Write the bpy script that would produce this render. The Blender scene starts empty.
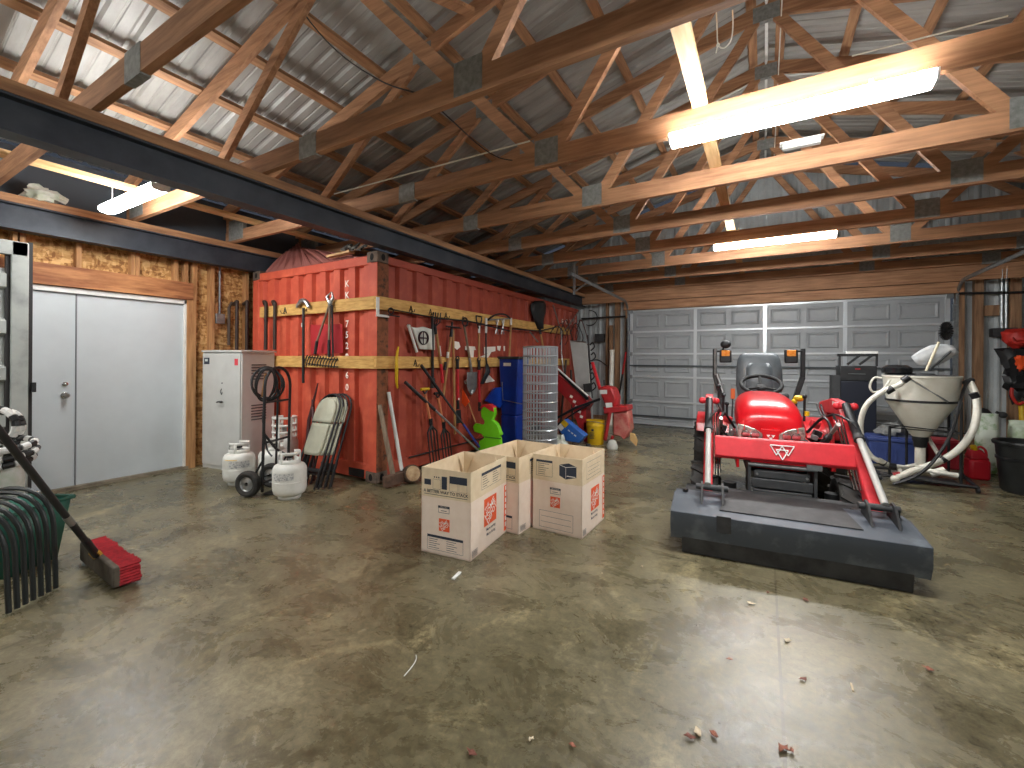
import bpy, math, random
from mathutils import Vector, Matrix, noise
random.seed(7)
R=math.radians; PI=math.pi
sc=bpy.context.scene; C=sc.collection
# ---------------------------------------------------------------- camera model (used to survey positions on real planes)
F=432.4; CX=512; CY=359.7; H=1.38; TH=R(30.24); S_=math.sin(TH); C_=math.cos(TH); RO=0.0064
def ray(x,y):
    X=x-CX; Y=y-CY; u=(X+RO*Y)/F; v=-(Y-RO*X)/F
    return (-S_+u*C_, C_+u*S_, v)
def onZ(x,y,z=0.0):
    r=ray(x,y); t=(z-H)/r[2]; return Vector((t*r[0],t*r[1],z))
def onX(x,y,X):
    r=ray(x,y); t=X/r[0]; return Vector((X,t*r[1],H+t*r[2]))
def onY(x,y,Y):
    r=ray(x,y); t=Y/r[1]; return Vector((t*r[0],Y,H+t*r[2]))
# ---------------------------------------------------------------- materials
def lin(c):
    return tuple(((v/255)/12.92 if v/255<=0.04045 else ((v/255+0.055)/1.055)**2.4) for v in c)
MATS={}
def mat(name,c,rough=.5,metal=0,c2=None,scale=8,stretch=(1,1,1),bump=0,emit=0,c3=None,detail=6,lo=.35,hi=.65,alpha=None,spec=None):
    if name in MATS: return MATS[name]
    m=bpy.data.materials.new(name); m.use_nodes=True; nt=m.node_tree; N=nt.nodes; L=nt.links
    b=N['Principled BSDF']; c=lin(c)
    b.inputs['Base Color'].default_value=(*c,1); b.inputs['Roughness'].default_value=rough; b.inputs['Metallic'].default_value=metal
    if spec is not None: b.inputs['Specular IOR Level'].default_value=spec
    if c2 is not None or bump:
        tc=N.new('ShaderNodeTexCoord'); mp=N.new('ShaderNodeMapping'); mp.inputs['Scale'].default_value=stretch
        nz=N.new('ShaderNodeTexNoise'); nz.inputs['Scale'].default_value=scale; nz.inputs['Detail'].default_value=detail; nz.inputs['Roughness'].default_value=.6
        L.new(tc.outputs['Object'],mp.inputs[0]); L.new(mp.outputs[0],nz.inputs['Vector'])
        if c2 is not None:
            rp=N.new('ShaderNodeValToRGB'); rp.color_ramp.elements[0].position=lo; rp.color_ramp.elements[1].position=hi
            rp.color_ramp.elements[0].color=(*c,1); rp.color_ramp.elements[1].color=(*lin(c2),1)
            if c3 is not None:
                e=rp.color_ramp.elements.new((lo+hi)/2+.02); e.color=(*lin(c3),1)
            L.new(nz.outputs['Fac'],rp.inputs[0]); L.new(rp.outputs[0],b.inputs['Base Color'])
        if bump:
            bp=N.new('ShaderNodeBump'); bp.inputs['Strength'].default_value=bump; bp.inputs['Distance'].default_value=.01
            L.new(nz.outputs['Fac'],bp.inputs['Height']); L.new(bp.outputs[0],b.inputs['Normal'])
    if emit:
        b.inputs['Emission Color'].default_value=(*c,1); b.inputs['Emission Strength'].default_value=emit
    MATS[name]=m; return m
# ---------------------------------------------------------------- mesh builder
class MB:
    def __init__(s): s.v=[]; s.f=[]
    def add(s,vs,fs):
        o=len(s.v); s.v+= [Vector(v) for v in vs]; s.f+=[tuple(i+o for i in f) for f in fs]; return s
    def box(s,c,d,rot=None):
        c=Vector(c); h=[x/2 for x in d]; vs=[]
        for x in(-1,1):
            for y in(-1,1):
                for z in(-1,1):
                    p=Vector((x*h[0],y*h[1],z*h[2])); 
                    if rot: p=rot@p
                    vs.append(c+p)
        return s.add(vs,[(0,1,3,2),(4,6,7,5),(0,4,5,1),(2,3,7,6),(0,2,6,4),(1,5,7,3)])
    def bx(s,x0,x1,y0,y1,z0,z1): return s.box(((x0+x1)/2,(y0+y1)/2,(z0+z1)/2),(abs(x1-x0),abs(y1-y0),abs(z1-z0)))
    def bar(s,p,q,w,h,up=(0,0,1)):
        p=Vector(p);q=Vector(q);d=(q-p);L=d.length;d.normalize();up=Vector(up)
        x=d.cross(up)
        if x.length<1e-4: x=d.cross(Vector((1,0,0)))
        x.normalize(); y=x.cross(d)
        M=Matrix((x,d,y)).transposed()
        return s.box((p+q)/2,(w,L,h),M)
    def tube(s,pts,r,n=8,closed=False,cap=True,flat=1):
        pts=[Vector(p) for p in pts]; m=len(pts)
        if not hasattr(r,'__len__'): r=[r]*m
        T=[]
        for i in range(m):
            a=pts[i-1] if (i>0 or closed) else pts[i]; b=pts[(i+1)%m] if (i<m-1 or closed) else pts[i]
            t=b-a; T.append(t.normalized() if t.length>1e-9 else Vector((0,0,1)))
        nrm=T[0].cross(Vector((0,0,1)));
        if nrm.length<.05: nrm=T[0].cross(Vector((0,1,0)))
        nrm.normalize(); vs=[];fs=[]
        for i in range(m):
            nrm=(nrm-T[i]*nrm.dot(T[i]));
            if nrm.length<1e-6: nrm=T[i].orthogonal()
            nrm.normalize(); bn=T[i].cross(nrm)
            for k in range(n):
                a=2*PI*k/n; vs.append(pts[i]+(nrm*math.cos(a)+bn*math.sin(a)*flat)*r[i])
        for i in range(m if closed else m-1):
            j=(i+1)%m
            for k in range(n):
                l=(k+1)%n; fs.append((i*n+k,i*n+l,j*n+l,j*n+k))
        if cap and not closed: fs.append(tuple(range(n-1,-1,-1))); fs.append(tuple((m-1)*n+k for k in range(n)))
        return s.add(vs,fs)
    def lathe(s,prof,c=(0,0,0),n=24,M=None,cap=True):
        c=Vector(c);vs=[];fs=[];m=len(prof)
        for r,z in prof:
            for k in range(n):
                a=2*PI*k/n;p=Vector((r*math.cos(a),r*math.sin(a),z))
                if M: p=M@p
                vs.append(c+p)
        for i in range(m-1):
            for k in range(n):
                l=(k+1)%n; fs.append((i*n+k,i*n+l,(i+1)*n+l,(i+1)*n+k))
        if cap: fs.append(tuple(range(n-1,-1,-1))); fs.append(tuple((m-1)*n+k for k in range(n)))
        return s.add(vs,fs)
    def prism(s,poly,fn,t0,t1):   # poly of (a,b); fn(a,b,t)->xyz
        n=len(poly); vs=[fn(a,b,t0) for a,b in poly]+[fn(a,b,t1) for a,b in poly]
        fs=[tuple(range(n-1,-1,-1)),tuple(range(n,2*n))]+[(i,(i+1)%n,(i+1)%n+n,i+n) for i in range(n)]
        return s.add(vs,fs)
    def loft(s,rings,cap=True,closed=True):
        n=len(rings[0]);vs=[p for r in rings for p in r];fs=[]
        for i in range(len(rings)-1):
            for k in range(n if closed else n-1):
                l=(k+1)%n; fs.append((i*n+k,i*n+l,(i+1)*n+l,(i+1)*n+k))
        if cap: fs.append(tuple(range(n-1,-1,-1))); fs.append(tuple((len(rings)-1)*n+k for k in range(n)))
        return s.add(vs,fs)
    def quad(s,a,b,c,d): return s.add([a,b,c,d],[(0,1,2,3)])
    def ball(s,c,r,n=12,sc=(1,1,1)):
        m=n//2
        return s.lathe([(max(1e-4,math.sin(PI*i/m))*r,-math.cos(PI*i/m)*r*sc[2]) for i in range(m+1)],c,n,Matrix.Diagonal((sc[0],sc[1],1)))
    def build(s,name,m,parent=None,world=True,smooth=True,bevel=0,ang=38,loc=None,solid=0):
        vs=s.v
        if parent is not None and world:
            inv=WM[parent.name].inverted(); vs=[inv@v for v in vs]
        if parent is None and loc is not None:
            L0=Vector(loc); vs=[v-L0 for v in vs]
        me=bpy.data.meshes.new(name); me.from_pydata([tuple(v) for v in vs],[],s.f); me.update()
        import bmesh
        bm=bmesh.new(); bm.from_mesh(me); bmesh.ops.recalc_face_normals(bm,faces=bm.faces); bm.to_mesh(me); bm.free()
        me.materials.append(m)
        if smooth: me.shade_smooth(); me.set_sharp_from_angle(angle=R(ang))
        o=bpy.data.objects.new(name,me); C.objects.link(o)
        if parent is not None: o.parent=parent; WM[o.name]=WM[parent.name].copy()
        else:
            if loc is not None: o.location=loc
            WM[o.name]=Matrix.Translation(loc) if loc is not None else Matrix()
        if solid:
            md=o.modifiers.new('solid','SOLIDIFY'); md.thickness=solid; md.offset=0
        if bevel:
            md=o.modifiers.new('bevel','BEVEL'); md.width=bevel; md.segments=2; md.limit_method='ANGLE'; md.angle_limit=R(50)
        return o
WM={}
def tag(o,label=None,cat=None,group=None,kind=None):
    if label: o['label']=label
    if cat: o['category']=cat
    if group: o['group']=group
    if kind: o['kind']=kind
    return o
def thing(name,label,cat,loc=(0,0,0),rz=0,group=None,kind=None):
    o=bpy.data.objects.new(name,None); C.objects.link(o); o.location=loc; o.rotation_euler=(0,0,rz); o.empty_display_size=.1
    WM[o.name]=Matrix.Translation(loc)@Matrix.Rotation(rz,4,'Z'); return tag(o,label,cat,group,kind)
def struct(mb,name,m,label=None,**k):
    o=mb.build(name,m,**k); o['kind']='structure'
    if label: o['label']=label; o['category']=label.split()[-1] if False else name.split('_')[0]
    return o
def dup(root,loc=None,rz=None,label=None,group=None,shift=None):
    def rec(o,par):
        c=o.copy(); C.objects.link(c); c.parent=par
        for ch in [k for k in C.objects if k.parent==o]: rec(ch,c)
        return c
    r=rec(root,None)
    if loc is not None: r.location=loc
    if shift is not None: r.location=Vector(root.location)+Vector(shift)
    if rz is not None: r.rotation_euler=(0,0,rz)
    if label: r['label']=label
    if group: r['group']=group
    return r
def arc(c,r,a0,a1,n,ax,ay):
    c=Vector(c);ax=Vector(ax);ay=Vector(ay)
    return [c+ax*r*math.cos(a0+(a1-a0)*i/n)+ay*r*math.sin(a0+(a1-a0)*i/n) for i in range(n+1)]
def smoothp(P,n=6):
    P=[Vector(p) for p in P]; out=[]
    for i in range(len(P)-1):
        p0=P[max(i-1,0)];p1=P[i];p2=P[i+1];p3=P[min(i+2,len(P)-1)]
        for k in range(n):
            t=k/n; out.append(.5*((2*p1)+(p2-p0)*t+(2*p0-5*p1+4*p2-p3)*t*t+(3*p1-p0-3*p2+p3)*t**3))
    out.append(P[-1]); return out
def text(mb,st,size,o,xd,yd,align='CENTER',shear=0,bold=0):
    cu=bpy.data.curves.new('t','FONT'); cu.body=st; cu.size=size; cu.align_x=align; cu.align_y='CENTER'; cu.shear=shear; cu.offset=bold*size; cu.resolution_u=2
    ob=bpy.data.objects.new('t',cu); C.objects.link(ob); bpy.context.view_layer.update()
    me=bpy.data.meshes.new_from_object(ob.evaluated_get(bpy.context.evaluated_depsgraph_get()))
    o=Vector(o);xd=Vector(xd);yd=Vector(yd)
    mb.add([o+xd*v.co.x+yd*v.co.y for v in me.vertices],[tuple(p.vertices) for p in me.polygons])
    bpy.data.objects.remove(ob); bpy.data.meshes.remove(me); bpy.data.curves.remove(cu)
def lump(c,r,sc=(1,1,1),amp=.35,fr=3.0,n=18):
    mb=MB().ball((0,0,0),r,n,sc); c=Vector(c)
    for i,v in enumerate(mb.v):
        k=1+amp*noise.noise(v*fr/r*.6+c*3.7)+amp*.5*noise.noise(v*fr*2.3/r*.6+c)
        mb.v[i]=c+v*k
    return mb
# ---------------------------------------------------------------- palette
WOOD=mat('lumber',(160,112,72),.7,c2=(122,80,48),scale=3,stretch=(1,1,6),bump=.15)
def woodmat(name,a,b,stretch):
    return mat(name,a,.7,c2=b,scale=4,stretch=stretch,bump=.15)
W_X=woodmat('truss_lumber',(190,142,104),(142,100,70),(.5,6,6))
W_Y=woodmat('purlin_lumber',(188,142,102),(140,100,70),(6,.5,6))
W_Z=woodmat('stud_lumber',(196,148,98),(150,104,64),(7,7,.6))
W_ZD=woodmat('aged_post_lumber',(160,124,92),(112,82,58),(7,7,.6))
W_HD=woodmat('header_lumber',(190,132,84),(134,80,48),(7,.7,5))
W_BD=woodmat('yellow_pine_board',(228,184,108),(196,146,78),(1.5,1.5,9))
W_BR=woodmat('bright_pine',(226,190,140),(200,160,108),(6,.6,6))  # brighter wood; on the roof braces it paints in the lamp light
HANDLE=mat('ash_handle',(196,150,96),.55,c2=(160,112,66),scale=5,stretch=(5,5,.7))
HANDG=mat('grey_handle',(150,132,112),.7,c2=(112,94,76),scale=6,stretch=(5,5,.7))
STEELD=mat('dark_steel_beam',(52,58,68),.55,.3,c2=(74,80,88),scale=3,bump=.05)
STEELR=mat('primer_flange',(92,60,52),.65,.1,c2=(70,52,48),scale=6)
GALV=mat('galvanised',(170,174,176),.38,.8,c2=(140,146,150),scale=20)
GPLATE=mat('gusset_steel',(150,152,148),.5,.25,c2=(122,124,120),scale=30)
ROOF=mat('roof_sheet',(150,148,142),.5,.1,c2=(176,175,170),scale=2,stretch=(.6,3,1),bump=.04)
SIDING=mat('wall_siding',(160,166,168),.5,.0,c2=(184,190,190),scale=3)
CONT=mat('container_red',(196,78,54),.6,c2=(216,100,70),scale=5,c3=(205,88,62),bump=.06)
CONT_SHADE=mat('container_red_shaded',(158,66,48),.62,c2=(180,84,60),scale=5,c3=(168,72,52),bump=.06)  # same paint as the end, darkened for the shade on the side
RUSTP=mat('container_rust',(110,66,40),.8,c2=(70,48,34),scale=9,c3=(142,84,54),bump=.2)
CASTG=mat('container_casting',(84,72,64),.75,c2=(120,100,84),scale=14,bump=.2)
BLACK=mat('black_paint',(24,25,27),.45,c2=(36,37,39),scale=12)
RUBBER=mat('rubber',(34,34,34),.75,c2=(54,52,48),scale=18,bump=.1)
CHARC=mat('charcoal',(44,46,48),.6,c2=(62,63,64),scale=10)
REDT=mat('tractor_red',(206,24,34),.28,c2=(190,20,30),scale=3)
REDW=mat('worn_red',(186,34,40),.5,c2=(150,40,38),scale=7)
PINKR=mat('faded_red',(212,44,54),.45,c2=(190,36,44),scale=8)
BUCK=mat('bucket_paint',(66,73,82),.5,.1,c2=(96,103,110),scale=5,c3=(70,76,84),bump=.08)
BUCKD=mat('bucket_worn',(40,40,42),.6,.2,c2=(66,66,66),scale=7,bump=.12)
WHITE=mat('white_paint',(232,232,228),.5,c2=(218,218,214),scale=10)
DOORW=mat('white_door',(204,212,216),.5,c2=(196,204,208),scale=2)
TANKW=mat('tank_white',(232,232,226),.35,c2=(214,214,206),scale=9)
CREAM=mat('poly_white',(232,230,218),.42,c2=(218,214,198),scale=5)
PVC=mat('pvc_white',(236,234,222),.4,c2=(220,216,202),scale=14)
CARD=mat('cardboard',(238,220,204),.85,c2=(232,212,194),scale=14)
CARDI=mat('cardboard_inner',(228,209,178),.85,c2=(219,198,164),scale=14)
ORANGE=mat('print_orange',(232,92,48),.75)
INK=mat('print_ink',(46,52,66),.75)
PWHITE=mat('print_white',(244,236,226),.75)
BLUE=mat('blue_plastic',(20,66,170),.4,c2=(14,54,150),scale=5)
NAVY=mat('navy_panel',(14,20,36),.5)
TOTEB=mat('tote_blue',(48,64,120),.5,c2=(60,76,132),scale=6)
GREENP=mat('green_bin',(28,92,76),.45,c2=(22,76,64),scale=4)
KID=mat('lime_green',(120,214,20),.45,c2=(108,200,16),scale=4)
ORFLAG=mat('orange_flag',(240,84,30),.6)
YEL=mat('yellow_plastic',(228,186,24),.45,c2=(214,170,20),scale=7)
GREYC=mat('cabinet_grey',(196,196,192),.42,c2=(186,186,182),scale=4)
CHAIRP=mat('chair_plastic',(206,206,184),.55,c2=(192,192,170),scale=8)
CHROME=mat('chrome',(200,200,200),.18,1)
SILV=mat('steel_silver',(176,178,178),.35,.8,c2=(146,148,148),scale=15)
GDOOR=mat('garage_door_grey',(160,164,166),.45,0,c2=(150,154,157),scale=3)
GDR=mat('garage_door_rib',(196,200,202),.35,.35)
AMBER=mat('amber_lens',(236,130,30),.2,c2=(250,180,90),scale=25)
GLASSL=mat('headlight_lens',(206,206,196),.12,.5,c2=(120,120,112),scale=30)
SEATM=mat('seat_vinyl',(72,78,82),.4,c2=(84,90,94),scale=10)
LEAF=mat('dry_leaf',(150,84,66),.8,c2=(110,76,50),scale=30)
LEAFR=mat('red_leaf',(132,78,66),.8,c2=(92,58,44),scale=30)
PAPER=mat('paper_scrap',(220,206,180),.8,c2=(190,170,140),scale=30)
DIRTG=mat('dusty_broom',(96,88,76),.85,c2=(66,58,48),scale=16,bump=.2)
REDB=mat('red_bristle',(190,40,50),.8,c2=(150,26,38),scale=40,bump=.3)
GREYP=mat('grey_container',(160,164,160),.55,c2=(124,128,126),scale=3,c3=(150,154,150),bump=.05)
GREYS=mat('grey_sheet',(196,200,198),.42,.0,c2=(178,182,180),scale=4)
CLAY=mat('lamp_housing',(236,238,240),.4)
LAMPM=mat('lamp_diffuser',(250,251,250),.4,emit=36)
LAMPL=mat('lamp_diffuser_dim',(250,251,250),.4,emit=20)  # weaker glow, turned down to balance the light around these lamps
BAGW=mat('bag_plastic',(210,210,204),.35,c2=(180,190,170),scale=16,bump=.3)
RODM=mat('rod_steel',(206,206,202),.3,.35)
WHB=mat('wheel_black',(18,18,18),.75)
# OSB
def osb():
    m=bpy.data.materials.new('osb_board'); m.use_nodes=True; nt=m.node_tree;N=nt.nodes;L=nt.links;b=N['Principled BSDF'];b.inputs['Roughness'].default_value=.8
    tc=N.new('ShaderNodeTexCoord');outs=[]
    for i,(st,sc_) in enumerate((((1,10,26),1.6),((1,24,11),1.7))):
        mp=N.new('ShaderNodeMapping');mp.inputs['Scale'].default_value=st;mp.inputs['Rotation'].default_value=(R(20+45*i),0,0)
        vo=N.new('ShaderNodeTexVoronoi');vo.inputs['Scale'].default_value=sc_
        L.new(tc.outputs['Object'],mp.inputs[0]);L.new(mp.outputs[0],vo.inputs['Vector']);outs.append(vo)
    mx=N.new('ShaderNodeMix');mx.data_type='RGBA';mx.inputs[0].default_value=.5
    L.new(outs[0].outputs['Color'],mx.inputs[6]);L.new(outs[1].outputs['Color'],mx.inputs[7])
    bw=N.new('ShaderNodeRGBToBW');L.new(mx.outputs[2],bw.inputs[0])
    rp=N.new('ShaderNodeValToRGB');e=rp.color_ramp.elements;e[0].position=.25;e[0].color=(*lin((138,92,48)),1);e[1].position=.75;e[1].color=(*lin((222,182,124)),1)
    x=e.new(.5);x.color=(*lin((190,142,84)),1)
    L.new(bw.outputs[0],rp.inputs[0]);L.new(rp.outputs[0],b.inputs['Base Color'])
    bp=N.new('ShaderNodeBump');bp.inputs['Strength'].default_value=.2;bp.inputs['Distance'].default_value=.004;L.new(bw.outputs[0],bp.inputs['Height']);L.new(bp.outputs[0],b.inputs['Normal'])
    return m
OSB=osb()
# concrete
def concrete():
    m=bpy.data.materials.new('stained_concrete');m.use_nodes=True;nt=m.node_tree;N=nt.nodes;L=nt.links;b=N['Principled BSDF']
    tc=N.new('ShaderNodeTexCoord')
    def nz(s,d=8,r=.62,st=(1,1,1),dist=0):
        mp=N.new('ShaderNodeMapping');mp.inputs['Scale'].default_value=st;L.new(tc.outputs['Object'],mp.inputs[0])
        n=N.new('ShaderNodeTexNoise');n.inputs['Scale'].default_value=s;n.inputs['Detail'].default_value=d;n.inputs['Roughness'].default_value=r;n.inputs['Distortion'].default_value=dist;L.new(mp.outputs[0],n.inputs['Vector']);return n.outputs['Fac']
    def ramp(src,stops):
        rp=N.new('ShaderNodeValToRGB');e=rp.color_ramp.elements
        e[0].position=stops[0][0];e[0].color=(*stops[0][1],1);e[1].position=stops[-1][0];e[1].color=(*stops[-1][1],1)
        for p,c in stops[1:-1]: x=e.new(p);x.color=(*c,1)
        L.new(src,rp.inputs[0]);return rp.outputs[0]
    def mix(f,a,c,mode='MIX'):
        x=N.new('ShaderNodeMix');x.data_type='RGBA';x.blend_type=mode
        if isinstance(f,float): x.inputs[0].default_value=f
        else: L.new(f,x.inputs[0])
        for i,s in((6,a),(7,c)):
            if isinstance(s,tuple): x.inputs[i].default_value=(*s,1)
            else: L.new(s,x.inputs[i])
        return x.outputs[2]
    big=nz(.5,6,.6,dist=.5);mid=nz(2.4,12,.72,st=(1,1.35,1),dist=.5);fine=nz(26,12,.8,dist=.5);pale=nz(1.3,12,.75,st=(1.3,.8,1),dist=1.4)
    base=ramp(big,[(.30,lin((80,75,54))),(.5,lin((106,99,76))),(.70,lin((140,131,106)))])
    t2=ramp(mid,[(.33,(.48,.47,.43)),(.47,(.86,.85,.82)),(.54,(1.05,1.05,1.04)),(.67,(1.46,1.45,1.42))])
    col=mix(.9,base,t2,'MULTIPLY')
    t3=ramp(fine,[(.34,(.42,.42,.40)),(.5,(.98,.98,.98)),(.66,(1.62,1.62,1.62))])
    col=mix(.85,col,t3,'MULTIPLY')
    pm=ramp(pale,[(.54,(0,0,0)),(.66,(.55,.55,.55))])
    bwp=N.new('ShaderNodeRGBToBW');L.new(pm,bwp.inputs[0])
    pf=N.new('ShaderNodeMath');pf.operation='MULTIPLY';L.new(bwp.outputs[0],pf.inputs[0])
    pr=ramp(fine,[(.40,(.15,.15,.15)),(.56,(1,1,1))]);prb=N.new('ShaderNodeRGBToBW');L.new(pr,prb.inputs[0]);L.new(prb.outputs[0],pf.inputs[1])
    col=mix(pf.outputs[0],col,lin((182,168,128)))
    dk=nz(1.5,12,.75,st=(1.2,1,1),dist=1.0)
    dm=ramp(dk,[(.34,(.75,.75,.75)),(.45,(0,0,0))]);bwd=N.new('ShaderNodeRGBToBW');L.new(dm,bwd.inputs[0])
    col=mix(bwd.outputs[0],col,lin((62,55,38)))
    # saw-cut joints
    sp=N.new('ShaderNodeSeparateXYZ');L.new(tc.outputs['Object'],sp.inputs[0])
    tot=None
    for ax,v,w in((0,.07,.006),(0,-3.10,.004),(1,3.20,.005),(0,3.24,.005),(1,-.1,.005)):
        a=N.new('ShaderNodeMath');a.operation='SUBTRACT';L.new(sp.outputs[ax],a.inputs[0]);a.inputs[1].default_value=v
        c=N.new('ShaderNodeMath');c.operation='ABSOLUTE';L.new(a.outputs[0],c.inputs[0])
        d=N.new('ShaderNodeMath');d.operation='LESS_THAN';L.new(c.outputs[0],d.inputs[0]);d.inputs[1].default_value=w
        if tot is None: tot=d.outputs[0]
        else:
            x=N.new('ShaderNodeMath');x.operation='MAXIMUM';L.new(tot,x.inputs[0]);L.new(d.outputs[0],x.inputs[1]);tot=x.outputs[0]
    jf=N.new('ShaderNodeMath');jf.operation='MULTIPLY';L.new(tot,jf.inputs[0]);jf.inputs[1].default_value=.7
    col=mix(jf.outputs[0],col,lin((74,64,48)))
    L.new(col,b.inputs['Base Color'])
    rr=N.new('ShaderNodeMapRange');rr.inputs[1].default_value=.3;rr.inputs[2].default_value=.7;rr.inputs[3].default_value=.16;rr.inputs[4].default_value=.42;b.inputs['Specular IOR Level'].default_value=.75;L.new(mid,rr.inputs[0]);L.new(rr.outputs[0],b.inputs['Roughness'])
    bp=N.new('ShaderNodeBump');bp.inputs['Strength'].default_value=.24;bp.inputs['Distance'].default_value=.006
    ad=N.new('ShaderNodeMath');ad.operation='ADD';L.new(mid,ad.inputs[0]);L.new(fine,ad.inputs[1]);L.new(ad.outputs[0],bp.inputs['Height']);L.new(bp.outputs[0],b.inputs['Normal'])
    return m
CONC=concrete()
# ================================================================ SETTING
XL,XR,YB,YF=-6.27,6.27,9.5,-3.6
EAVE=3.30; RIDGE=5.12; SL=.27
def roofz(x): return RIDGE-.03-SL*abs(x)
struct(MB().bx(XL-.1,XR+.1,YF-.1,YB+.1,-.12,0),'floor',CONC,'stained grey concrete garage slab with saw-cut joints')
# walls
m=MB()
DY0,DY1=.62,2.62   # left door opening
m.bx(XL-.08,XL,YF,DY0,0,2.72); m.bx(XL-.08,XL,DY1,YB,0,2.72); m.bx(XL-.08,XL,DY0,DY1,2.08,2.72)
struct(m,'wall_left',OSB,'strand board left wall behind exposed studs',smooth=False)
def ribbed(x0,x1,zf0,zf1,y,sgn,pitch=.23,base=.018):
    """vertical ribbed steel cladding in an X-Z plane"""
    prof=[];x=x0
    while x<x1:
        for dx,dy in((0,0),(.03,base),(.055,base),(.085,0),(.15,0),(.155,base*.35),(.165,base*.35),(.17,0)):
            if x+dx<=x1: prof.append((x+dx,dy))
        x+=pitch
    prof.append((x1,0)); mb=MB();vs=[]
    for a,d in prof: vs+=[(a,y+sgn*d,zf0(a)),(a,y+sgn*d,zf1(a))]
    mb.add(vs,[(2*i,2*i+2,2*i+3,2*i+1) for i in range(len(prof)-1)]); return mb
GX0,GX1,GZ=-2.52,2.56,2.46
m=ribbed(XL,GX0-.04,lambda a:0,lambda a:roofz(a)-.02,YB,-1)
for q in (ribbed(GX1+.04,XR,lambda a:0,lambda a:roofz(a)-.02,YB,-1),ribbed(GX0-.04,GX1+.04,lambda a:GZ,lambda a:roofz(a)-.02,YB,-1)):
    m.add(q.v,q.f)
struct(m,'wall_back',SIDING,'pale ribbed steel back wall around the garage door',smooth=False)
struct(ribbed(XL,XR,lambda a:0,lambda a:roofz(a)-.02,YF,1),'wall_front',SIDING,'pale ribbed steel wall behind the camera',smooth=False)
mb=MB();vs=[];yy=[]
y=YF
while y<YB:
    for dy,dx in((0,0),(.03,.018),(.055,.018),(.085,0)):
        if y+dy<YB: yy.append((y+dy,dx))
    y+=.23
yy.append((YB,0))
for a,d in yy: vs+=[(XR-d,a,0),(XR-d,a,3.42)]
mb.add(vs,[(2*i,2*i+2,2*i+3,2*i+1) for i in range(len(yy)-1)])
struct(mb,'wall_right',SIDING,'pale ribbed steel right wall',smooth=False)
# roof sheet : ribs run down the slope
mb=MB();prof=[];y=YF
while y<YB:
    for dy,dz in((0,0),(.022,.02),(.045,.02),(.067,0),(.135,0),(.142,.007),(.152,.007),(.158,0)):
        if y+dy<YB: prof.append((y+dy,dz))
    y+=.23
prof.append((YB,0))
for sgn in(-1,1):
    vs=[]
    for a,d in prof: vs+=[(sgn*6.42,a,roofz(6.42)+.135+d),(0,a,RIDGE+.135+d)]
    mb.add(vs,[(2*i,2*i+2,2*i+3,2*i+1) for i in range(len(prof)-1)])
struct(mb,'ceiling',ROOF,'ribbed bare metal roof sheeting on purlins',smooth=False)
# baseboard of back wall, studs, header of the garage door
struct(MB().bx(XL+.3,GX0-.08,YB-.06,YB-.02,0,.14).bx(GX1+.08,XR,YB-.06,YB-.02,0,.14),'baseboard_back',W_ZD)
tn=[0]
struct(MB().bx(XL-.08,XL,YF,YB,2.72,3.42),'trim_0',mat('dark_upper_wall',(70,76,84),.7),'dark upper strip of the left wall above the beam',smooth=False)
def trim(mb,m,label=None,**k):
    tn[0]+=1; return struct(mb,'trim_%d'%tn[0],m,label,smooth=False,**k)
for (y0,y1,z0,z1) in((1.16,1.19,2.31,2.86),(1.205,1.24,2.31,2.86),(1.60,1.64,2.31,2.86),(2.05,2.085,2.31,2.86),(2.09,2.13,2.31,2.86),(2.465,2.505,2.31,2.86),(2.60,2.70,0,2.10),(2.66,2.71,2.10,2.86),(2.57,2.61,2.31,2.86),(2.86,2.91,0,2.86),(3.30,3.34,0,2.86),(.2,.24,0,2.86),(-.4,-.36,0,2.86),(-1,-.96,0,2.86)):
    trim(MB().bx(XL,XL+.09,y0,y1,z0,z1),W_Z)
trim(MB().bx(XL,XL+.07,2.92,2.955,1.75,2.10),W_Z)
trim(MB().bx(XL,XL+.105,.5,2.66,2.10,2.31),W_HD,'wide brown header beam over the double white door')
trim(MB().bx(GX0-.12,GX1+.12,YB-.16,YB-.02,2.47,2.64),W_X,'wooden header over the garage door')
trim(MB().bx(XL+2.6,XR,YB-.12,YB-.02,2.66,3.0),W_X,'upper wooden header board over the garage door')
for x,w,z in((-3.03,.05,2.66),(-2.80,.10,2.66),(-2.60,.05,2.66),(2.655,.09,2.64),(2.86,.10,2.66),(3.25,.12,2.66),(3.9,.1,2.66),(4.9,.1,2.66)):
    trim(MB().bx(x-w/2,x+w/2,YB-.12,YB-.02,0,z),W_ZD)
trim(MB().bx(2.92,3.17,YB-.10,YB-.02,2.10,2.26),W_ZD)
trim(MB().bx(-2.95,-2.88,YB-.19,YB-.13,0,2.15),W_ZD,'loose board standing on end against the back wall')
# left door: two leaves
d=thing('door_1','white double steel door under a brown header','door',(XL+.03,1.62,0),kind='structure')
DX=XL+.045
for y0,y1 in((DY0+.03,1.607),(1.615,DY1-.045)):
    MB().bx(XL-.02,DX,y0,y1,.035,2.035).build('door_leaf',DOORW,d,bevel=.003)
m=MB().bx(XL,XL+.075,DY1-.045,DY1+.02,0,2.09).bx(XL,XL+.075,DY0-.03,DY0+.03,0,2.09).bx(XL,XL+.075,DY0-.03,DY1+.02,2.04,2.095)
m.build('door_frame',WHITE,d,bevel=.003)
MB().bx(XL,XL+.10,DY0,DY1,0,.035).build('threshold',mat('threshold',(150,140,122),.6,c2=(110,100,84),scale=9),d)
m=MB();MX=Matrix.Rotation(PI/2,3,'Y')
m.lathe([(.033,0),(.033,.012),(.012,.016),(.012,.04),(.026,.046),(.029,.06),(.02,.07)],(DX,1.53,.985),16,MX);m.build('door_handle',CHROME,d)
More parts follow.
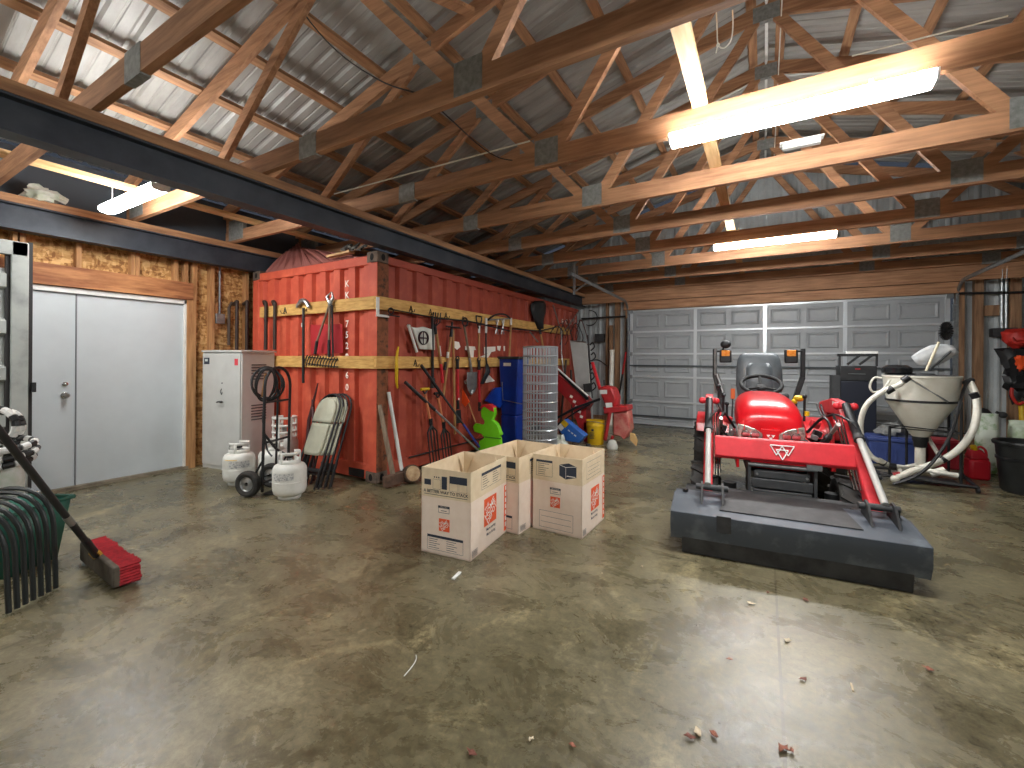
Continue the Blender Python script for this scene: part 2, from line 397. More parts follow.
MB().lathe([(.024,0),(.024,.012),(.014,.016)],(DX,1.53,1.10),14,MX).build('deadbolt',CHROME,d)
MB().bx(DX,DX+.012,1.606,1.616,.04,2.03).build('astragal',mat('seal_grey',(120,124,128),.6),d)
# garage door
d=thing('door_2','wide grey raised-panel sectional garage door','door',(0,9.45,0),kind='structure')
zs=[.02,.52,1.04,1.53,2.0,2.45]
stx=[-2.5,-1.21,.01,1.22,2.52]
for i in range(5):
    z0,z1=zs[i],zs[i+1]; m=MB(); m.bx(GX0,GX1,9.455,9.49,z0+.004,z1-.004)
    for j in range(4):
        a,b=stx[j]+.05,stx[j+1]-.05
        for (p,q) in((a+.04,a+(b-a)*.46),(a+(b-a)*.54,b-.04)):
            # raised panel: bevelled field inside a sunk frame
            zz0,zz1=z0+.09,z1-.09; y=9.455
            o=[(p,y,zz0),(q,y,zz0),(q,y,zz1),(p,y,zz1)];t=.022;n=.055
            r1=[(p+t,y-.016,zz0+t),(q-t,y-.016,zz0+t),(q-t,y-.016,zz1-t),(p+t,y-.016,zz1-t)]
            r2=[(p+n,y-.003,zz0+n),(q-n,y-.003,zz0+n),(q-n,y-.003,zz1-n),(p+n,y-.003,zz1-n)]
            m.add(o+r1+r2,[(k,(k+1)%4,(k+1)%4+4,k+4) for k in range(4)]+[(k+4,(k+1)%4+4,(k+1)%4+8,k+8) for k in range(4)]+[(8,9,10,11)])
    s=m.build('door_section',GDOOR,d,smooth=False)
    MB().bx(GX0,GX1,9.425,9.456,z1-.022,z1+.012).build('section_rail',GDR,s)
MB().bx(GX0,GX1,9.425,9.456,.02,.05).build('bottom_rail',GDR,d)
for z in(.20,1.27): MB().bx(GX0,GX1,9.40,9.43,z-.012,z+.018).build('strut',mat('strut_dark',(76,82,86),.5,.3),d)
for j,x in enumerate(stx):
    MB().bx(x-.028,x+.028,9.435,9.456,.03,2.45).build('stile',GDR if j not in(2,3) else mat('stile_galv',(206,212,216),.3,.6),d)
MB().bx(GX0-.02,GX1+.02,9.42,9.456,2.435,2.465).build('top_rail',GDR,d)
for i in range(1,6):
    for x in(GX0+.02,GX1-.02):
        MB().bx(x-.04,x+.04,9.40,9.44,zs[i]-.05,zs[i]+.03).build('hinge',GALV,d)
m=MB().bx(.02-.06,.02+.06,9.40,9.425,1.22,1.32).build('lock_handle',BLACK,d)
# door tracks
for sx,xx in((-1,-2.56),(1,2.62)):
    t=thing('door_track','%s galvanised garage door track curving back under the trusses'%('left' if sx<0 else 'right'),'door track',(xx,9.40,0),group=None)
    P=[(xx,9.40,0),(xx,9.40,2.35)]+[(xx,9.40-.30*(1-math.cos(a)),2.35+.30*math.sin(a)) for a in [R(q) for q in range(15,91,15)]]+[(xx,6.15,2.70)]
    MB().tube(P,.022,6,flat=1.3).build('track_rail',GALV,t)
    MB().bar((xx,6.3,2.40),(xx,6.3,2.92),.03,.03).bar((xx,6.32,2.45),(xx,6.32,2.72),.02,.02).build('hanger',GALV,t)
    MB().bar((xx,6.3,2.44),(xx-.02,7.0,2.72),.02,.02).build('brace',GALV,t)
    MB().bx(xx-.05,xx-.0,9.38,9.44,0,2.3).build('jamb_angle',GALV,t)
o=MB().tube([(-3.62,9.36,2.33),(-2.6,9.36,2.34)],.018,8).build('steel_pipe',BLACK,loc=(-3.1,9.36,2.33));tag(o,'black pipe running from the container end to the garage door track','pipe')
o=MB().tube([(2.62,9.34,2.46),(3.9,9.34,2.40)],.018,8).build('steel_pipe',BLACK,loc=(3.2,9.36,2.4));tag(o,'black pipe on the back wall right of the garage door','pipe')
# ---------------------------------------------------------------- steel beams
def ibeam(x,z0,z1,y0,y1,name,label):
    t=thing(name,label,'beam',(x,(y0+y1)/2,z0)); 
    MB().bx(x-.008,x+.008,y0,y1,z0+.014,z1-.014).bx(x-.07,x+.07,y0,y1,z1-.014,z1).build('web',STEELD,t)
    MB().bx(x-.07,x+.07,y0,y1,z0,z0+.014).build('bottom_flange',STEELD,t)
    return t
b=ibeam(-3.62,2.605,2.815,YF,9.42,'steel_beam','long dark steel beam carrying the trusses over the container')
MB().bx(-3.70,-3.54,YF,9.42,2.815,2.885).build('wooden_plate',W_Y,b)
b=ibeam(-6.10,2.57,2.815,YF,9.42,'steel_beam','dark steel beam above the white double door')
MB().bx(-6.18,-6.02,YF,9.42,2.815,2.885).build('wooden_plate',W_Y,b)
MB().bx(6.02,6.18,YF,YB,2.815,2.885).build('top_plate',W_Y); o=bpy.data.objects['top_plate'];tag(o,'wooden plate under the right ends of the trusses','beam')
# ---------------------------------------------------------------- trusses
tz=2.89; TH_=.15; TW=.045
def tline(x): return roofz(x)-.02-.14
def make_truss(Y,label):
    t=thing('roof_truss',label,'roof truss',(0,Y,tz),group='wooden roof trusses')
    MB().bx(-6.2,6.2,Y-TW/2,Y+TW/2,tz,tz+TH_).build('bottom_chord',W_X,t,smooth=False)
    for s in(-1,1):
        MB().bar((s*6.38,Y,tline(6.38)+.07),(s*.0,Y,tline(0)+.07),TW,.14,(0,0,1)).build('top_chord',W_X,t,smooth=False)
        MB().bar((s*6.14,Y,tz+.05),(s*6.14,Y,tline(6.14)+.05),.09,TW,(0,1,0)).build('heel_block',W_X,t,smooth=False)
        for (x0,z0),(x1,z1) in(((-4.45,tz+.06),(-2.82,tline(2.82)+.05)),((-2.72,tline(2.72)+.05),(-1.52,tz+.06)),((-1.44,tz+.06),(-.05,tline(.05)+.05))):
            MB().bar((s*x0,Y,z0),(s*x1,Y,z1),TW,.095,(0,0,1)).build('web',W_X,t,smooth=False)
        for x,z,w,h in((-2.95,tz+.075,.2,.17),(-1.48,tz+.12,.2,.2),(-4.4,tz+.09,.18,.16),(-2.77,tline(2.77)+.05,.22,.16),(-5.95,tz+.16,.34,.26)):
            MB().bx(s*x-w/2,s*x+w/2,Y-TW/2-.002,Y+TW/2+.002,z-h/2,z+h/2).build('gusset_plate',GPLATE,t,smooth=False)
    MB().bx(-.12,.12,Y-TW/2-.002,Y+TW/2+.002,tline(0)-.06,tline(0)+.10).build('gusset_plate',GPLATE,t,smooth=False)
    return t
TY=[1.0+1.035*k for k in range(9)]
TL=['wooden roof truss nearest the camera crossing the top left corner','second truss from the camera with the large grey plate on its chord','truss whose chord runs directly above the long bright lamp','truss just beyond the long bright lamp, fully across the frame','fifth truss back, midway between the near and far lamps','truss carrying the far right lamp','truss just beyond the far right lamp','truss next to last before the garage door','farthest truss just in front of the garage door header']
T0=make_truss(TY[0],TL[0])
for k in range(1,9): dup(T0,loc=(0,TY[k],tz),label=TL[k])
# purlins
px_=[.14,.78,1.42,2.06,2.70,3.34,3.98,4.62,5.26,5.90]
side={-1:'left',1:'right'}
for s in(-1,1):
    for i,x in enumerate(px_):
        z=roofz(x)+.03
        mb=MB().box((s*x,(YF+YB)/2,z+.025),(.09,YB-YF,.04),Matrix.Rotation(s*math.atan(SL),3,'Y'))
        o=mb.build('purlin',W_Y,loc=(s*x,(YF+YB)/2,z)); tag(o,'%s roof purlin down from the ridge on the %s slope'%(['topmost','second','third','fourth','fifth','sixth','seventh','eighth','ninth','lowest'][i],side[s]),'purlin',group='purlins under the roof sheeting')
# white strip painting the light glint along the ridge / wire and braces
o=MB().bx(-.012,.018,YF,YB,RIDGE-.01,RIDGE+.0).build('ridge_glint',WHITE,loc=(0,3,RIDGE));tag(o,'thin white strip standing in for light glinting along the ridge','conduit')
o=MB().tube([(.13,-1,4.86),(.13,9,4.86)],.006,6).build('ridge_wire',PVC,loc=(.13,4,4.86));tag(o,'white wire beside the ridge running front to back','wire')
o=MB().bar((-.37,2.06,tz+TH_+.02),(-.37,9.3,tz+TH_+.02),.09,.04).build('lateral_brace',W_BR,loc=(-.37,5,tz+TH_));tag(o,'pale board nailed lengthwise across the truss chords near the long lamp','board')
o=MB().bar((-5.45,-.2,tz+TH_+.02),(-5.45,9.3,tz+TH_+.02),.12,.04).build('lateral_brace',W_BR,loc=(-5.45,5,tz+TH_));tag(o,'pale board lying lengthwise over the trusses by the left lamp','board')
o=MB().bar((-3.9,-1,4.0),(-2.2,3.1,4.40),.09,.04).build('diagonal_brace',W_X,loc=(-3,1,4));tag(o,'long diagonal wooden brace nailed under the left roof slope','board')
# ---------------------------------------------------------------- lamps
def lamp(cx,Y,z,L,label,w=.13,mount=(.05,.14),mx=None,lm=None,mw=.02):
    t=thing('strip_light',label,'ceiling light',(cx,Y,z),group='linear strip lights')
    x0,x1=cx-L/2,cx+L/2
    MB().bx(x0,x1,Y-w*.2,Y+w*.2,z+.055,z+.075).build('housing',CLAY,t)
    pr=[(-w/2,.055),(-w/2,.02),(-w*.38,.003),(0,-.004),(w*.38,.003),(w/2,.02),(w/2,.055)]
    MB().prism(pr,lambda a,b,tt:(tt,Y+a,z+b),x0+.01,x1-.01).build('diffuser',lm or LAMPM,t)
    sy,sz=mount
    for xx in (mx if mx else (x0+.25,x1-.25)): MB().bar((xx,Y,z+.07),(xx,Y+sy,z+sz),mw,mw,(0,1,0)).build('mounting_bracket',CLAY,t)
    for x in(x0,x1-.01): MB().prism([(a*1.04,b*1.02) for a,b in pr],lambda a,b,tt:(tt,Y+a,z+b),x,x+.012).build('end_cap',CLAY,t)
    return t
lamp(.10,3.0,2.80,1.30,'long bright strip light nearest the camera under the right trusses',mount=(.06,.14))
lamp(.07,6.22,2.83,1.30,'strip light above the tractor seat, farther back on the right',mount=(-.03,.12))
lamp(-5.0,1.66,2.79,1.16,'strip light at upper left above the double door',mount=(0,.255),mx=(-5.45,),mw=.004,lm=LAMPL)
lamp(.1,-.6,2.83,1.30,'strip light behind the camera',mount=(.55,.12),lm=LAMPL)
lamp(-5.0,-1.4,2.86,1.16,'strip light behind the camera on the left')
for x in(-.3,.5):
    o=MB().tube([(x,3.0,2.87),(x,3.05,2.94)],.003,5).build('lamp_hook',SILV,loc=(x,3,2.87));tag(o,'small wire hook holding the %s end of the near lamp'%('left' if x<0 else 'right'),'hook')
o=MB().bx(.12,.37,4.08,4.13,3.08,3.12).bx(.10,.39,4.06,4.14,3.12,3.13).build('lamp_bracket',WHITE,loc=(.25,4.105,3.08));tag(o,'small pale bracket sitting on the chord behind the near lamp','bracket')
# ================================================================ CONTAINER
XC=-3.68;YC=3.36;XC0=-6.12;YC1=9.40
ct=thing('shipping_container','faded red shipping container with rusty corner post filling the left side','shipping container',(-4.9,6.4,0))
def trap(a0,a1,pitch,depth,ph=0):
    out=[];x=a0-ph
    while x<a1:
        for d,h in((0,0),(pitch*.34,0),(pitch*.43,1),(pitch*.83,1),(pitch*.92,0)):
            if a0<=x+d<=a1: out.append((x+d,h*depth))
        x+=pitch
    if not out or out[0][0]>a0: out.insert(0,(a0,0))
    out.append((a1,0)); return out
# end panel (towards the camera)
m=MB();vs=[];pf=trap(XC0+.14,XC-.13,.262,.045)
for a,d in pf: vs+=[(a,YC+.012+d,.20),(a,YC+.012+d,2.44)]
m.add(vs,[(2*i,2*i+2,2*i+3,2*i+1) for i in range(len(pf)-1)]);m.build('end_panel',CONT,ct,smooth=False)
m=MB();vs=[];pf=[q for q in trap(YC+.14,YC1-.14,.29,.045,.06)]
for a,d in pf: vs+=[(XC-.012-d,a,.20),(XC-.012-d,a,2.46)]
m.add(vs,[(2*i,2*i+2,2*i+3,2*i+1) for i in range(len(pf)-1)]);m.build('side_panel',CONT_SHADE,ct,smooth=False)
MB().bx(XC0+.12,XC-.1,YC,YC+.07,2.43,2.535).build('top_rail',CONT,ct,bevel=.008)
MB().bx(XC-.07,XC,YC+.12,YC1-.1,2.45,2.54).build('side_top_rail',CONT_SHADE,ct,bevel=.008)
MB().bx(XC0,XC-.02,YC+.03,YC1,2.50,2.53).build('roof_panel',CONT_SHADE,ct)
m=MB()   # bottom rails with dark fork pockets
m.bx(XC0+.1,XC-.1,YC+.01,YC+.08,.03,.20);m.build('bottom_rail',CONT,ct,bevel=.006)
m=MB().bx(XC-.08,XC-.01,YC+.1,YC1-.1,.05,.20);m.build('side_sill',CONT_SHADE,ct,bevel=.006)
for q in(.45,.95): MB().bx(XC-q,XC-q+.25,YC+.002,YC+.02,.04,.13).build('fork_pocket',BLACK,ct)
for q in(2.0,3.7): MB().bx(XC-.02,XC-.004,YC+q,YC+q+.35,.06,.16).build('side_fork_pocket',BLACK,ct)
for x in(XC0,XC-.14):
    MB().bx(x,x+.14,YC,YC+.04,.12,2.45).build('corner_post',CONT,ct,bevel=.01)
MB().bx(XC-.06,XC+.002,YC+.002,YC+.17,.12,2.45).build('rusty_corner_post',RUSTP,ct,bevel=.01)['label']='rust-brown side of the corner post'
for z0,z1 in((0,.125),(2.45,2.575)):
    for x in(XC0,XC-.17):
        cst=MB().bx(x,x+.175,YC-.004,YC+.165,z0,z1).build('corner_casting',CASTG,ct,bevel=.012)
        zc=(z0+z1)/2
        for (px0,ax0) in(((x+.0875,YC-.0055,zc),(1,0,0)),((x+.1765,YC+.08,zc),(0,1,0))):
            MB().tube([Vector(px0)+Vector((0,.0,-.018)),Vector(px0)+Vector((0,0,.018))],.022,10,flat=1) 
            hp=[Vector(px0)+Vector(ax0)*(.030*math.cos(q))+Vector((0,0,.040*math.sin(q))) for q in [2*PI*k/14 for k in range(14)]]
            MB().add(hp,[tuple(range(14))]).build('casting_hole',mat('deep_hole',(14,12,12),.9),cst)
MB().tube([(XC+.01,YC+.5,.20),(XC+.015,YC+2,.19),(XC+.01,YC+4,.2)],.009,6).build('sill_rod',BLACK,ct)
# dark red placards
m=MB().quad(*[onY(x,y,YC-.003) for x,y in((310,325),(311,354),(343,353),(342,324))]);m.build('placard_patch',mat('placard_red',(178,32,40),.6),ct)
# lettering
m=MB()
for ch,y in(('K',284),('K',295.5),('U',307),('7',324),('5',335),('2',346),('9',357),('6',375.5),('0',387.5)):
    p=onY(347,y,YC-.004); text(m,ch,.105,p,(1,0,0),(0,0,1),bold=.02)
m.build('serial_lettering',PWHITE,ct,smooth=False)
m=MB()
for pts in (((453.5,341),(459,342),(460.5,347),(457,350),(454,347)),((465,346),(475,346.5),(476,350),(465,350)),((468,350),(474,350),(473.5,358),(469,358)),((484,347),(495.5,346.5),(495.5,351),(484,354)),((480,357),(492,351),(488,358)),((497,346),(501,346),(500,351),(497.5,350)),((503.5,346),(505,346),(505,351),(503.5,351)),((485,383),(488,374),(495,381)),((464,381),(471,376),(474,383),(465,384))):
    vs=[onX(x,y,XC+.0035) for x,y in pts]; m.add(vs,[tuple(range(len(vs)))])
for ch,x in zip('FCXU',(562.5,566.5,570.5,574.5)): text(m,ch,.16,onX(x,322,XC+.004),(0,1,0),(0,0,1),bold=.01)
m.build('side_lettering',PWHITE,ct,smooth=False)
# long tool boards
def board(a,b,name,label):
    o=MB().bx(*a,*b[:2],*b[2:]).build(name,W_BD,loc=((a[0]+a[1])/2,(b[0]+b[1])/2,b[2]),bevel=.003); return tag(o,label,'board')
board((XC0+.25,XC+.001),(YC-.045,YC-.001,1.925,2.065),'tool_board','upper yellow pine board across the bright end of the container')
board((XC0+.25,XC+.001),(YC-.045,YC-.001,1.27,1.41),'tool_board','lower yellow pine board across the bright end of the container')
board((XC+.003,XC+.045),(YC-.045,8.7,1.925,2.065),'tool_board','upper yellow pine board along the dark side of the container')
board((XC+.003,XC+.045),(YC-.045,8.7,1.27,1.41),'tool_board','lower yellow pine board along the dark side of the container')
# hooks "A" shaped
XT=XC+.05
def ahook(p,ax,i,label,big=1):
    ax=Vector(ax);nz=Vector((0,-1,0)) if ax.x else Vector((1,0,0));h=.075*big
    m=MB().tube([p-ax*.028+Vector((0,0,-h/2)),p+Vector((0,0,h/2)),p+ax*.028+Vector((0,0,-h/2))],.0055,6)
    m.tube([p-ax*.018+Vector((0,0,-.01)),p+ax*.018+Vector((0,0,-.01))],.005,6)
    m.tube([p+Vector((0,0,-h/2)),p+nz*.05+Vector((0,0,-h/2)),p+nz*.06+Vector((0,0,-h/2+.03))],.005,6)
    o=m.build('tool_hook',BLACK,loc=p);return tag(o,label,'hook',group='black tool hooks')
for i,(x,y,l) in enumerate(((411,309,'black hook on the upper side board above the white flag'),(430.5,312,'black hook on the upper side board above the black digging bar'),(446,315.5,'black hook on the upper side board left of the double handles'),(463,319,'black hook on the upper side board above the grey shovel'),(415.5,363,'black hook on the lower side board right of the yellow stick'))):
    ahook(onX(x,y,XT+.003),(0,1,0),i,l)
ahook(onY(285,310.5,YC-.055),(1,0,0),9,'black hook on the upper end board left of the pickaxe')
m=MB().bx(XT,XT+.006,onX(376,310,XT).y,onX(379,310,XT).y,1.84,2.05).bx(XT,XT+.02,onX(377,310,XT).y,onX(388,310,XT).y,1.84,1.865)
o=m.build('angle_bracket',WHITE,loc=onX(377,305,XT));tag(o,'white L-shaped bracket on the side board next to the container corner','bracket')
p=onX(391,311,XT+.02);m=MB().tube(arc(p,.035,0,2*PI,14,(0,1,0),(0,0,1))[:-1],.007,6,closed=True).tube([p+Vector((.02,-.06,-.05)),p+Vector((.03,.1,-.055))],.008,6)
o=m.build('cable_clamp',BLACK,loc=p);tag(o,'small black ring clamp hanging beside the white L bracket','clamp')
# ================================================================ TOOLS ON THE SIDE
def sx(x,y,off=.07): return onX(x,y,XC+off)
def stick(m,P,r,n=8): return m.tube(P,r,n)
# yellow curved stick
P=smoothp([sx(398.3,347),sx(396.8,357,.10),sx(396.6,368,.11),sx(396.5,380,.10),sx(397.5,388)],5)
o=MB().tube(P,[.010+.010*math.sin(PI*i/(len(P)-1)) for i in range(len(P))],10).build('axe_handle',YEL,loc=P[-1]);tag(o,'bowed yellow tool handle hanging on the lower side board near the corner','handle')
# flag banner
t=thing('small_flag','white banner with a dark wheel emblem hanging on a short pole','flag',sx(410,345))
MB().tube([sx(408.7,326),sx(416.8,352)],.018,10).ball(sx(408.7,326),.024).build('flag_pole',WHITE,t)
m=MB();rows=[]
for i in range(13):
    a=i/12;x0=411+a*24;row=[]
    for j in range(7):
        b=j/6; x=x0+b*5*(1-a)+ (0); yt=326.5+a*2.2+ .8*math.sin(a*9); yb=349+a*1.0
        row.append(sx(x+3*(1-a)*b,yt+(yb-yt)*b,.06+.02*math.sin(a*10)))
    rows.append(row)
m.loft(rows,cap=False,closed=False);m.build('cloth',mat('flag_white',(226,226,216),.8,c2=(206,206,198),scale=8),t,solid=.003)
c=sx(423.5,338,.092);m=MB().tube(arc(c,.08,0,2*PI,22,(0,1,0),(0,0,1))[:-1],.018,6,closed=True,flat=.3)
m.bar(c-Vector((0,0,.08)),c+Vector((0,0,.08)),.016,.004,(1,0,0)).bar(c-Vector((0,.07,.0)),c+Vector((0,.07,0)),.016,.004,(1,0,0))
m.build('wheel_emblem',mat('emblem_dark',(52,24,34),.7),t)
# digging bar
t=thing('tamper_bar','tall black digging bar hanging right of the white banner','digging bar',sx(432,385))
m=MB().tube([sx(432.4,316),sx(432.6,382)],.018,8);m.build('shaft',BLACK,t)
MB().tube([sx(432.6,378),sx(432.7,388)],.03,8).build('foot',CHARC,t)
# mattock/fork with wood handle
def longtool(name,label,cat,top,bot,hm=HANDLE,r=.017,base=None):
    t=thing(name,label,cat,bot); return t
def hand(t,a,b,m=HANDLE,r=.017,nm='handle'): return MB().tube([a,b],r,8).build(nm,m,t)
t=longtool('garden_fork','pitchfork hung head up, pale handle with a red grip','fork',sx(436,316),sx(443,392))
hand(t,sx(436,330),sx(441,364)); hand(t,sx(441,364),sx(442.6,383),PINKR,.02,'red_grip')
m=MB();c=sx(435,322)
for k in range(4):
    a=-.07+.047*k; m.tube([c+Vector((0,a*.3,-.05)),c+Vector((.02,a,0)),c+Vector((.03,a,.12))],.008,6)
m.build('fork_head',BLACK,t); MB().tube([sx(435,326),sx(436,334)],.02,8).build('ferrule',BLACK,t)
MB().tube([sx(439,346),sx(440,356)],.0185,8).build('label_sleeve',WHITE,t)
t=longtool('edger','slim half-moon edger with pale handle leaning slightly left','edger',sx(451,325),sx(443,400))
hand(t,sx(451,336),sx(443.5,395)); MB().tube([sx(452.2,322),sx(451,337)],[.012,.024],8).build('ferrule',BLACK,t)
MB().tube([sx(445.5,362),sx(444.5,370)],.019,8).build('band',BLACK,t)
MB().tube([sx(448,352),sx(447.4,358)],.0185,8).build('label_sleeve',WHITE,t)
t=longtool('rake','tall garden rake with a straight pale handle and black head at the top','rake',sx(453,324),sx(455,434))
hand(t,sx(453,330),sx(455,434))
c=sx(452.8,327,.07);m=MB().bar(c-Vector((0,.14,0)),c+Vector((0,.14,0)),.02,.02)
for k in range(9):
    a=-.135+.034*k; m.tube([c+Vector((0,a,0)),c+Vector((.05,a,-.02))],.004,5)
m.build('rake_head',BLACK,t)
def redhandle(x0,y0,x1,y1,label):
    t=longtool('long_handled_tool',label,'tool',None,sx(x1,y1)); hand(t,sx(x0,y0+9),sx(x1,y1),PINKR,.019,'red_handle')
    p=sx(x0,y0);m=MB().tube([p,sx(x0,y0+10)],.022,8).tube(arc(p+Vector((0,0,.0)),.035,0,2*PI,12,(0,1,0),(0,0,1))[:-1],.009,6,closed=True);m.build('grip',BLACK,t)
    MB().tube([sx(x1,y1),sx(x1,y1+9)],.022,8).build('ferrule',BLACK,t);return t
t=redhandle(457.5,359,458,400,'red fibreglass-handled scraper hanging left of the grey shovel')
MB().tube([sx(458,398),sx(458.2,405)],.0195,8).build('label_sleeve',WHITE,t)
m=MB().prism([(-.05,0),(.05,0),(.08,-.18),(-.08,-.18)],lambda a,b,q:sx(458,410)+Vector((q,a,b)),0,.008);m.build('blade',BLACK,t)
def spade(t,p,w,h,m_,lean=.0,nm='blade'):
    rings=[];n=10
    for i in range(n+1):
        b=i/n; hw=w/2*(1 if b<.55 else math.cos((b-.55)/.45*PI/2)**.6)+.001
        rings.append([p+Vector((.012-.03*(1-(k/6-.5)**2*4)*(.5+.5*b)+lean*b,(k/6-.5)*2*hw,-h*b)) for k in range(7)])
    MB().loft(rings,cap=False,closed=False).build(nm,m_,t,solid=.004)
t=longtool('shovel','round-point shovel with a grey blade and weathered handle on the container side','shovel',None,sx(473,400))
hand(t,sx(464,325),sx(471,366),HANDG); MB().tube([sx(469.5,358),sx(472,376)],[.016,.024],8).build('socket',SILV,t)
spade(t,sx(471.5,372,.09),.24,.32,SILV)
MB().tube(arc(sx(465,322,.08),.06,0,2*PI,12,(0,1,0),(0,0,1))[:-1],.012,6,closed=True).build('hanging_ring',BLACK,t)
t=redhandle(479,360,479.5,402,'wood and red shafted tool with a D-grip right of the grey shovel')
hand(t,sx(479,328),sx(479,360)); c=sx(479,321)
MB().tube([sx(479,330),c+Vector((0,-.07,.02)),c+Vector((0,-.07,.07)),c+Vector((0,.07,.07)),c+Vector((0,.07,.02)),sx(479,330)],.011,6).build('d_grip',BLACK,t)
MB().tube([sx(479,326),sx(479,333)],.018,8).build('label_sleeve',WHITE,t)
t=longtool('weeder','thin black shafted weeder with a white top hanging by the lettering','weeder',None,sx(484,385))
MB().tube([sx(486,331),sx(486,358),sx(487,366)],.013,8).build('shaft',BLACK,t);MB().tube([sx(486.2,318),sx(486,333)],.019,8).build('white_grip',WHITE,t)
m=MB().loft([[sx(487,364)+Vector((0,-.03,0)),sx(487,364)+Vector((0,.03,0))],[sx(487.5,372)+Vector((.02,-.09,0)),sx(487.5,372)+Vector((.02,.05,0))],[sx(482,384)+Vector((0,-.05,0)),sx(482,384)+Vector((0,.04,0))]],cap=False,closed=False);m.build('blade',CHARC,t,solid=.006)
t=longtool('broom_stick','plain pale broom stick hanging above the blue cart','handle',None,sx(509,360));hand(t,sx(511,324),sx(509,362));MB().tube([sx(511,318),sx(511,325)],.02,8).build('cap',WHITE,t)
# sickle bow
P=smoothp([sx(488,320,.08),sx(494,315.5,.08),sx(500,314,.08),sx(506,315,.08),sx(510,318.5,.08)],5)
t=thing('bow_saw','black bow saw hanging from the upper side board','saw',P[0]);MB().tube(P,.014,6).build('bow',BLACK,t);MB().bar(P[0],P[-1],.004,.02).build('saw_blade',SILV,t)
for i,(x,l) in enumerate(((497,'left'),(503,'right'))):
    p=sx(x,326,.08);m=MB().tube([p+Vector((0,.03,.1)),p+Vector((0,.0,0)),p+Vector((0,-.05,-.13))],.01,6).tube([p+Vector((0,-.03,.1)),p+Vector((0,.03,-.13))],.01,6)
    o=m.build('pliers',SILV,loc=p);tag(o,'%s one of the two long steel tongs hanging under the bow saw'%l,'tongs',group='steel tongs')
o=MB().tube([sx(436,318,.09),sx(468,321,.09),sx(510,331,.09)],.011,6).build('hanging_rail',BLACK,loc=sx(470,322));tag(o,'thin dark rail below the upper side board holding the tools','rail')
o=MB().tube([sx(390,309,.06),sx(425,316,.06),sx(436,318,.08)],.008,6).build('hanging_rail',BLACK,loc=sx(400,322));tag(o,'thin dark rod along the bottom edge of the board above the banner','rail')
# leaning poles
t=thing('long_pole','long pole with black grip and blue lower half leaning on the container side','pole',onZ(461,455))
a=sx(421,365,.05);b=Vector((-3.33,5.05,.0));q=a.lerp(b,.3);q2=a.lerp(b,.6)
MB().tube([a,q],.02,8).build('grip',BLACK,t);MB().tube([q,q2],.014,8).build('shaft',CHARC,t);MB().tube([q2,b],.016,8).build('blue_lower_shaft',mat('blue_shaft',(58,66,150),.4),t)
t=thing('extension_pole','silver extension pole with black grip leaning on the container side','pole',onZ(462,458))
a=sx(405,382,.05);b=Vector((-3.28,4.95,.03));q=a.lerp(b,.33)
MB().tube([a,q],.021,8).build('grip',BLACK,t);MB().tube([q,b],.014,8).build('shaft',SILV,t)
# forks standing
def dfork(x,y0,y1,label,dm,off=.12):
    p0=sx(x,y0,off);p1=sx(x+6,y1,off+.05);t=thing('spading_fork',label,'fork',Vector((p1.x,p1.y,0)));foot=Vector((p1.x+.04,p1.y+.12,0.02))
    s=p1
    MB().tube([p0,s],.018,8).build('handle',mat('orange_handle',(200,120,78),.6),t)
    MB().tube([p0+Vector((0,-.07,.06)),p0+Vector((0,.07,.06))],.018,8).build('d_grip',dm,t)
    MB().tube([p0,p0+Vector((0,-.055,.06))],.01,6).tube([p0,p0+Vector((0,.055,.06))],.01,6).tube([s+Vector((0,-.01,.08)),s],.024,8).build('yoke',BLACK,t)
    m=MB()
    for k in range(4):
        a=(-1.5+k)*.055;m.tube([s,s+Vector((.02,a,-.08)),Vector((foot.x,s.y+.05+a,.02))],[.013,.011,.006],6)
    m.build('tines',BLACK,t)
dfork(425,394,425,'spading fork with a yellow D-grip standing against the container',YEL)
dfork(438,398,428,'spading fork with a black D-grip standing behind the crossing poles',BLACK,.10)
# white pipe and sledge
a=sx(388.5,392,.02);b=onZ(403.5,482)
o=MB().tube([a,b+Vector((0,0,.02))],.021,10).build('pvc_pipe',WHITE,loc=b);tag(o,'straight white pipe leaning on the container near the corner','pipe')
t=thing('splitting_maul','big-headed maul with a weathered handle standing by the container corner','maul',onZ(394,485))
h0=onZ(384,489)+Vector((0,0,.07));h1=onZ(403,484)+Vector((0,0,.09));hc=(h0+h1)/2
MB().tube([hc,sx(379.5,405,.01)],[.024,.02],8,flat=1.4).build('handle',HANDG,t)
MB().bar(h0,h1,.07,.12).build('head',mat('rust_head',(76,56,46),.8,c2=(104,78,62),scale=18,bump=.3),t,bevel=.012)
t=thing('log_slice','round slice of cut log lying on edge beside the white pipe','log',onZ(411,482))
M=Matrix.Rotation(R(70),3,'Y')@Matrix.Rotation(R(20),3,'X');c=onZ(411,483)+Vector((0,0,.10))
MB().lathe([(.095,-.05),(.102,-.02),(.10,.04),(.094,.055)],c,18,M).build('bark',mat('bark',(96,74,58),.9,c2=(60,46,36),scale=12,bump=.5),t)
MB().lathe([(.084,.055),(.082,.0575)],c,18,M).build('cut_face',mat('cut_wood',(196,172,136),.8,c2=(150,118,84),scale=9),t)
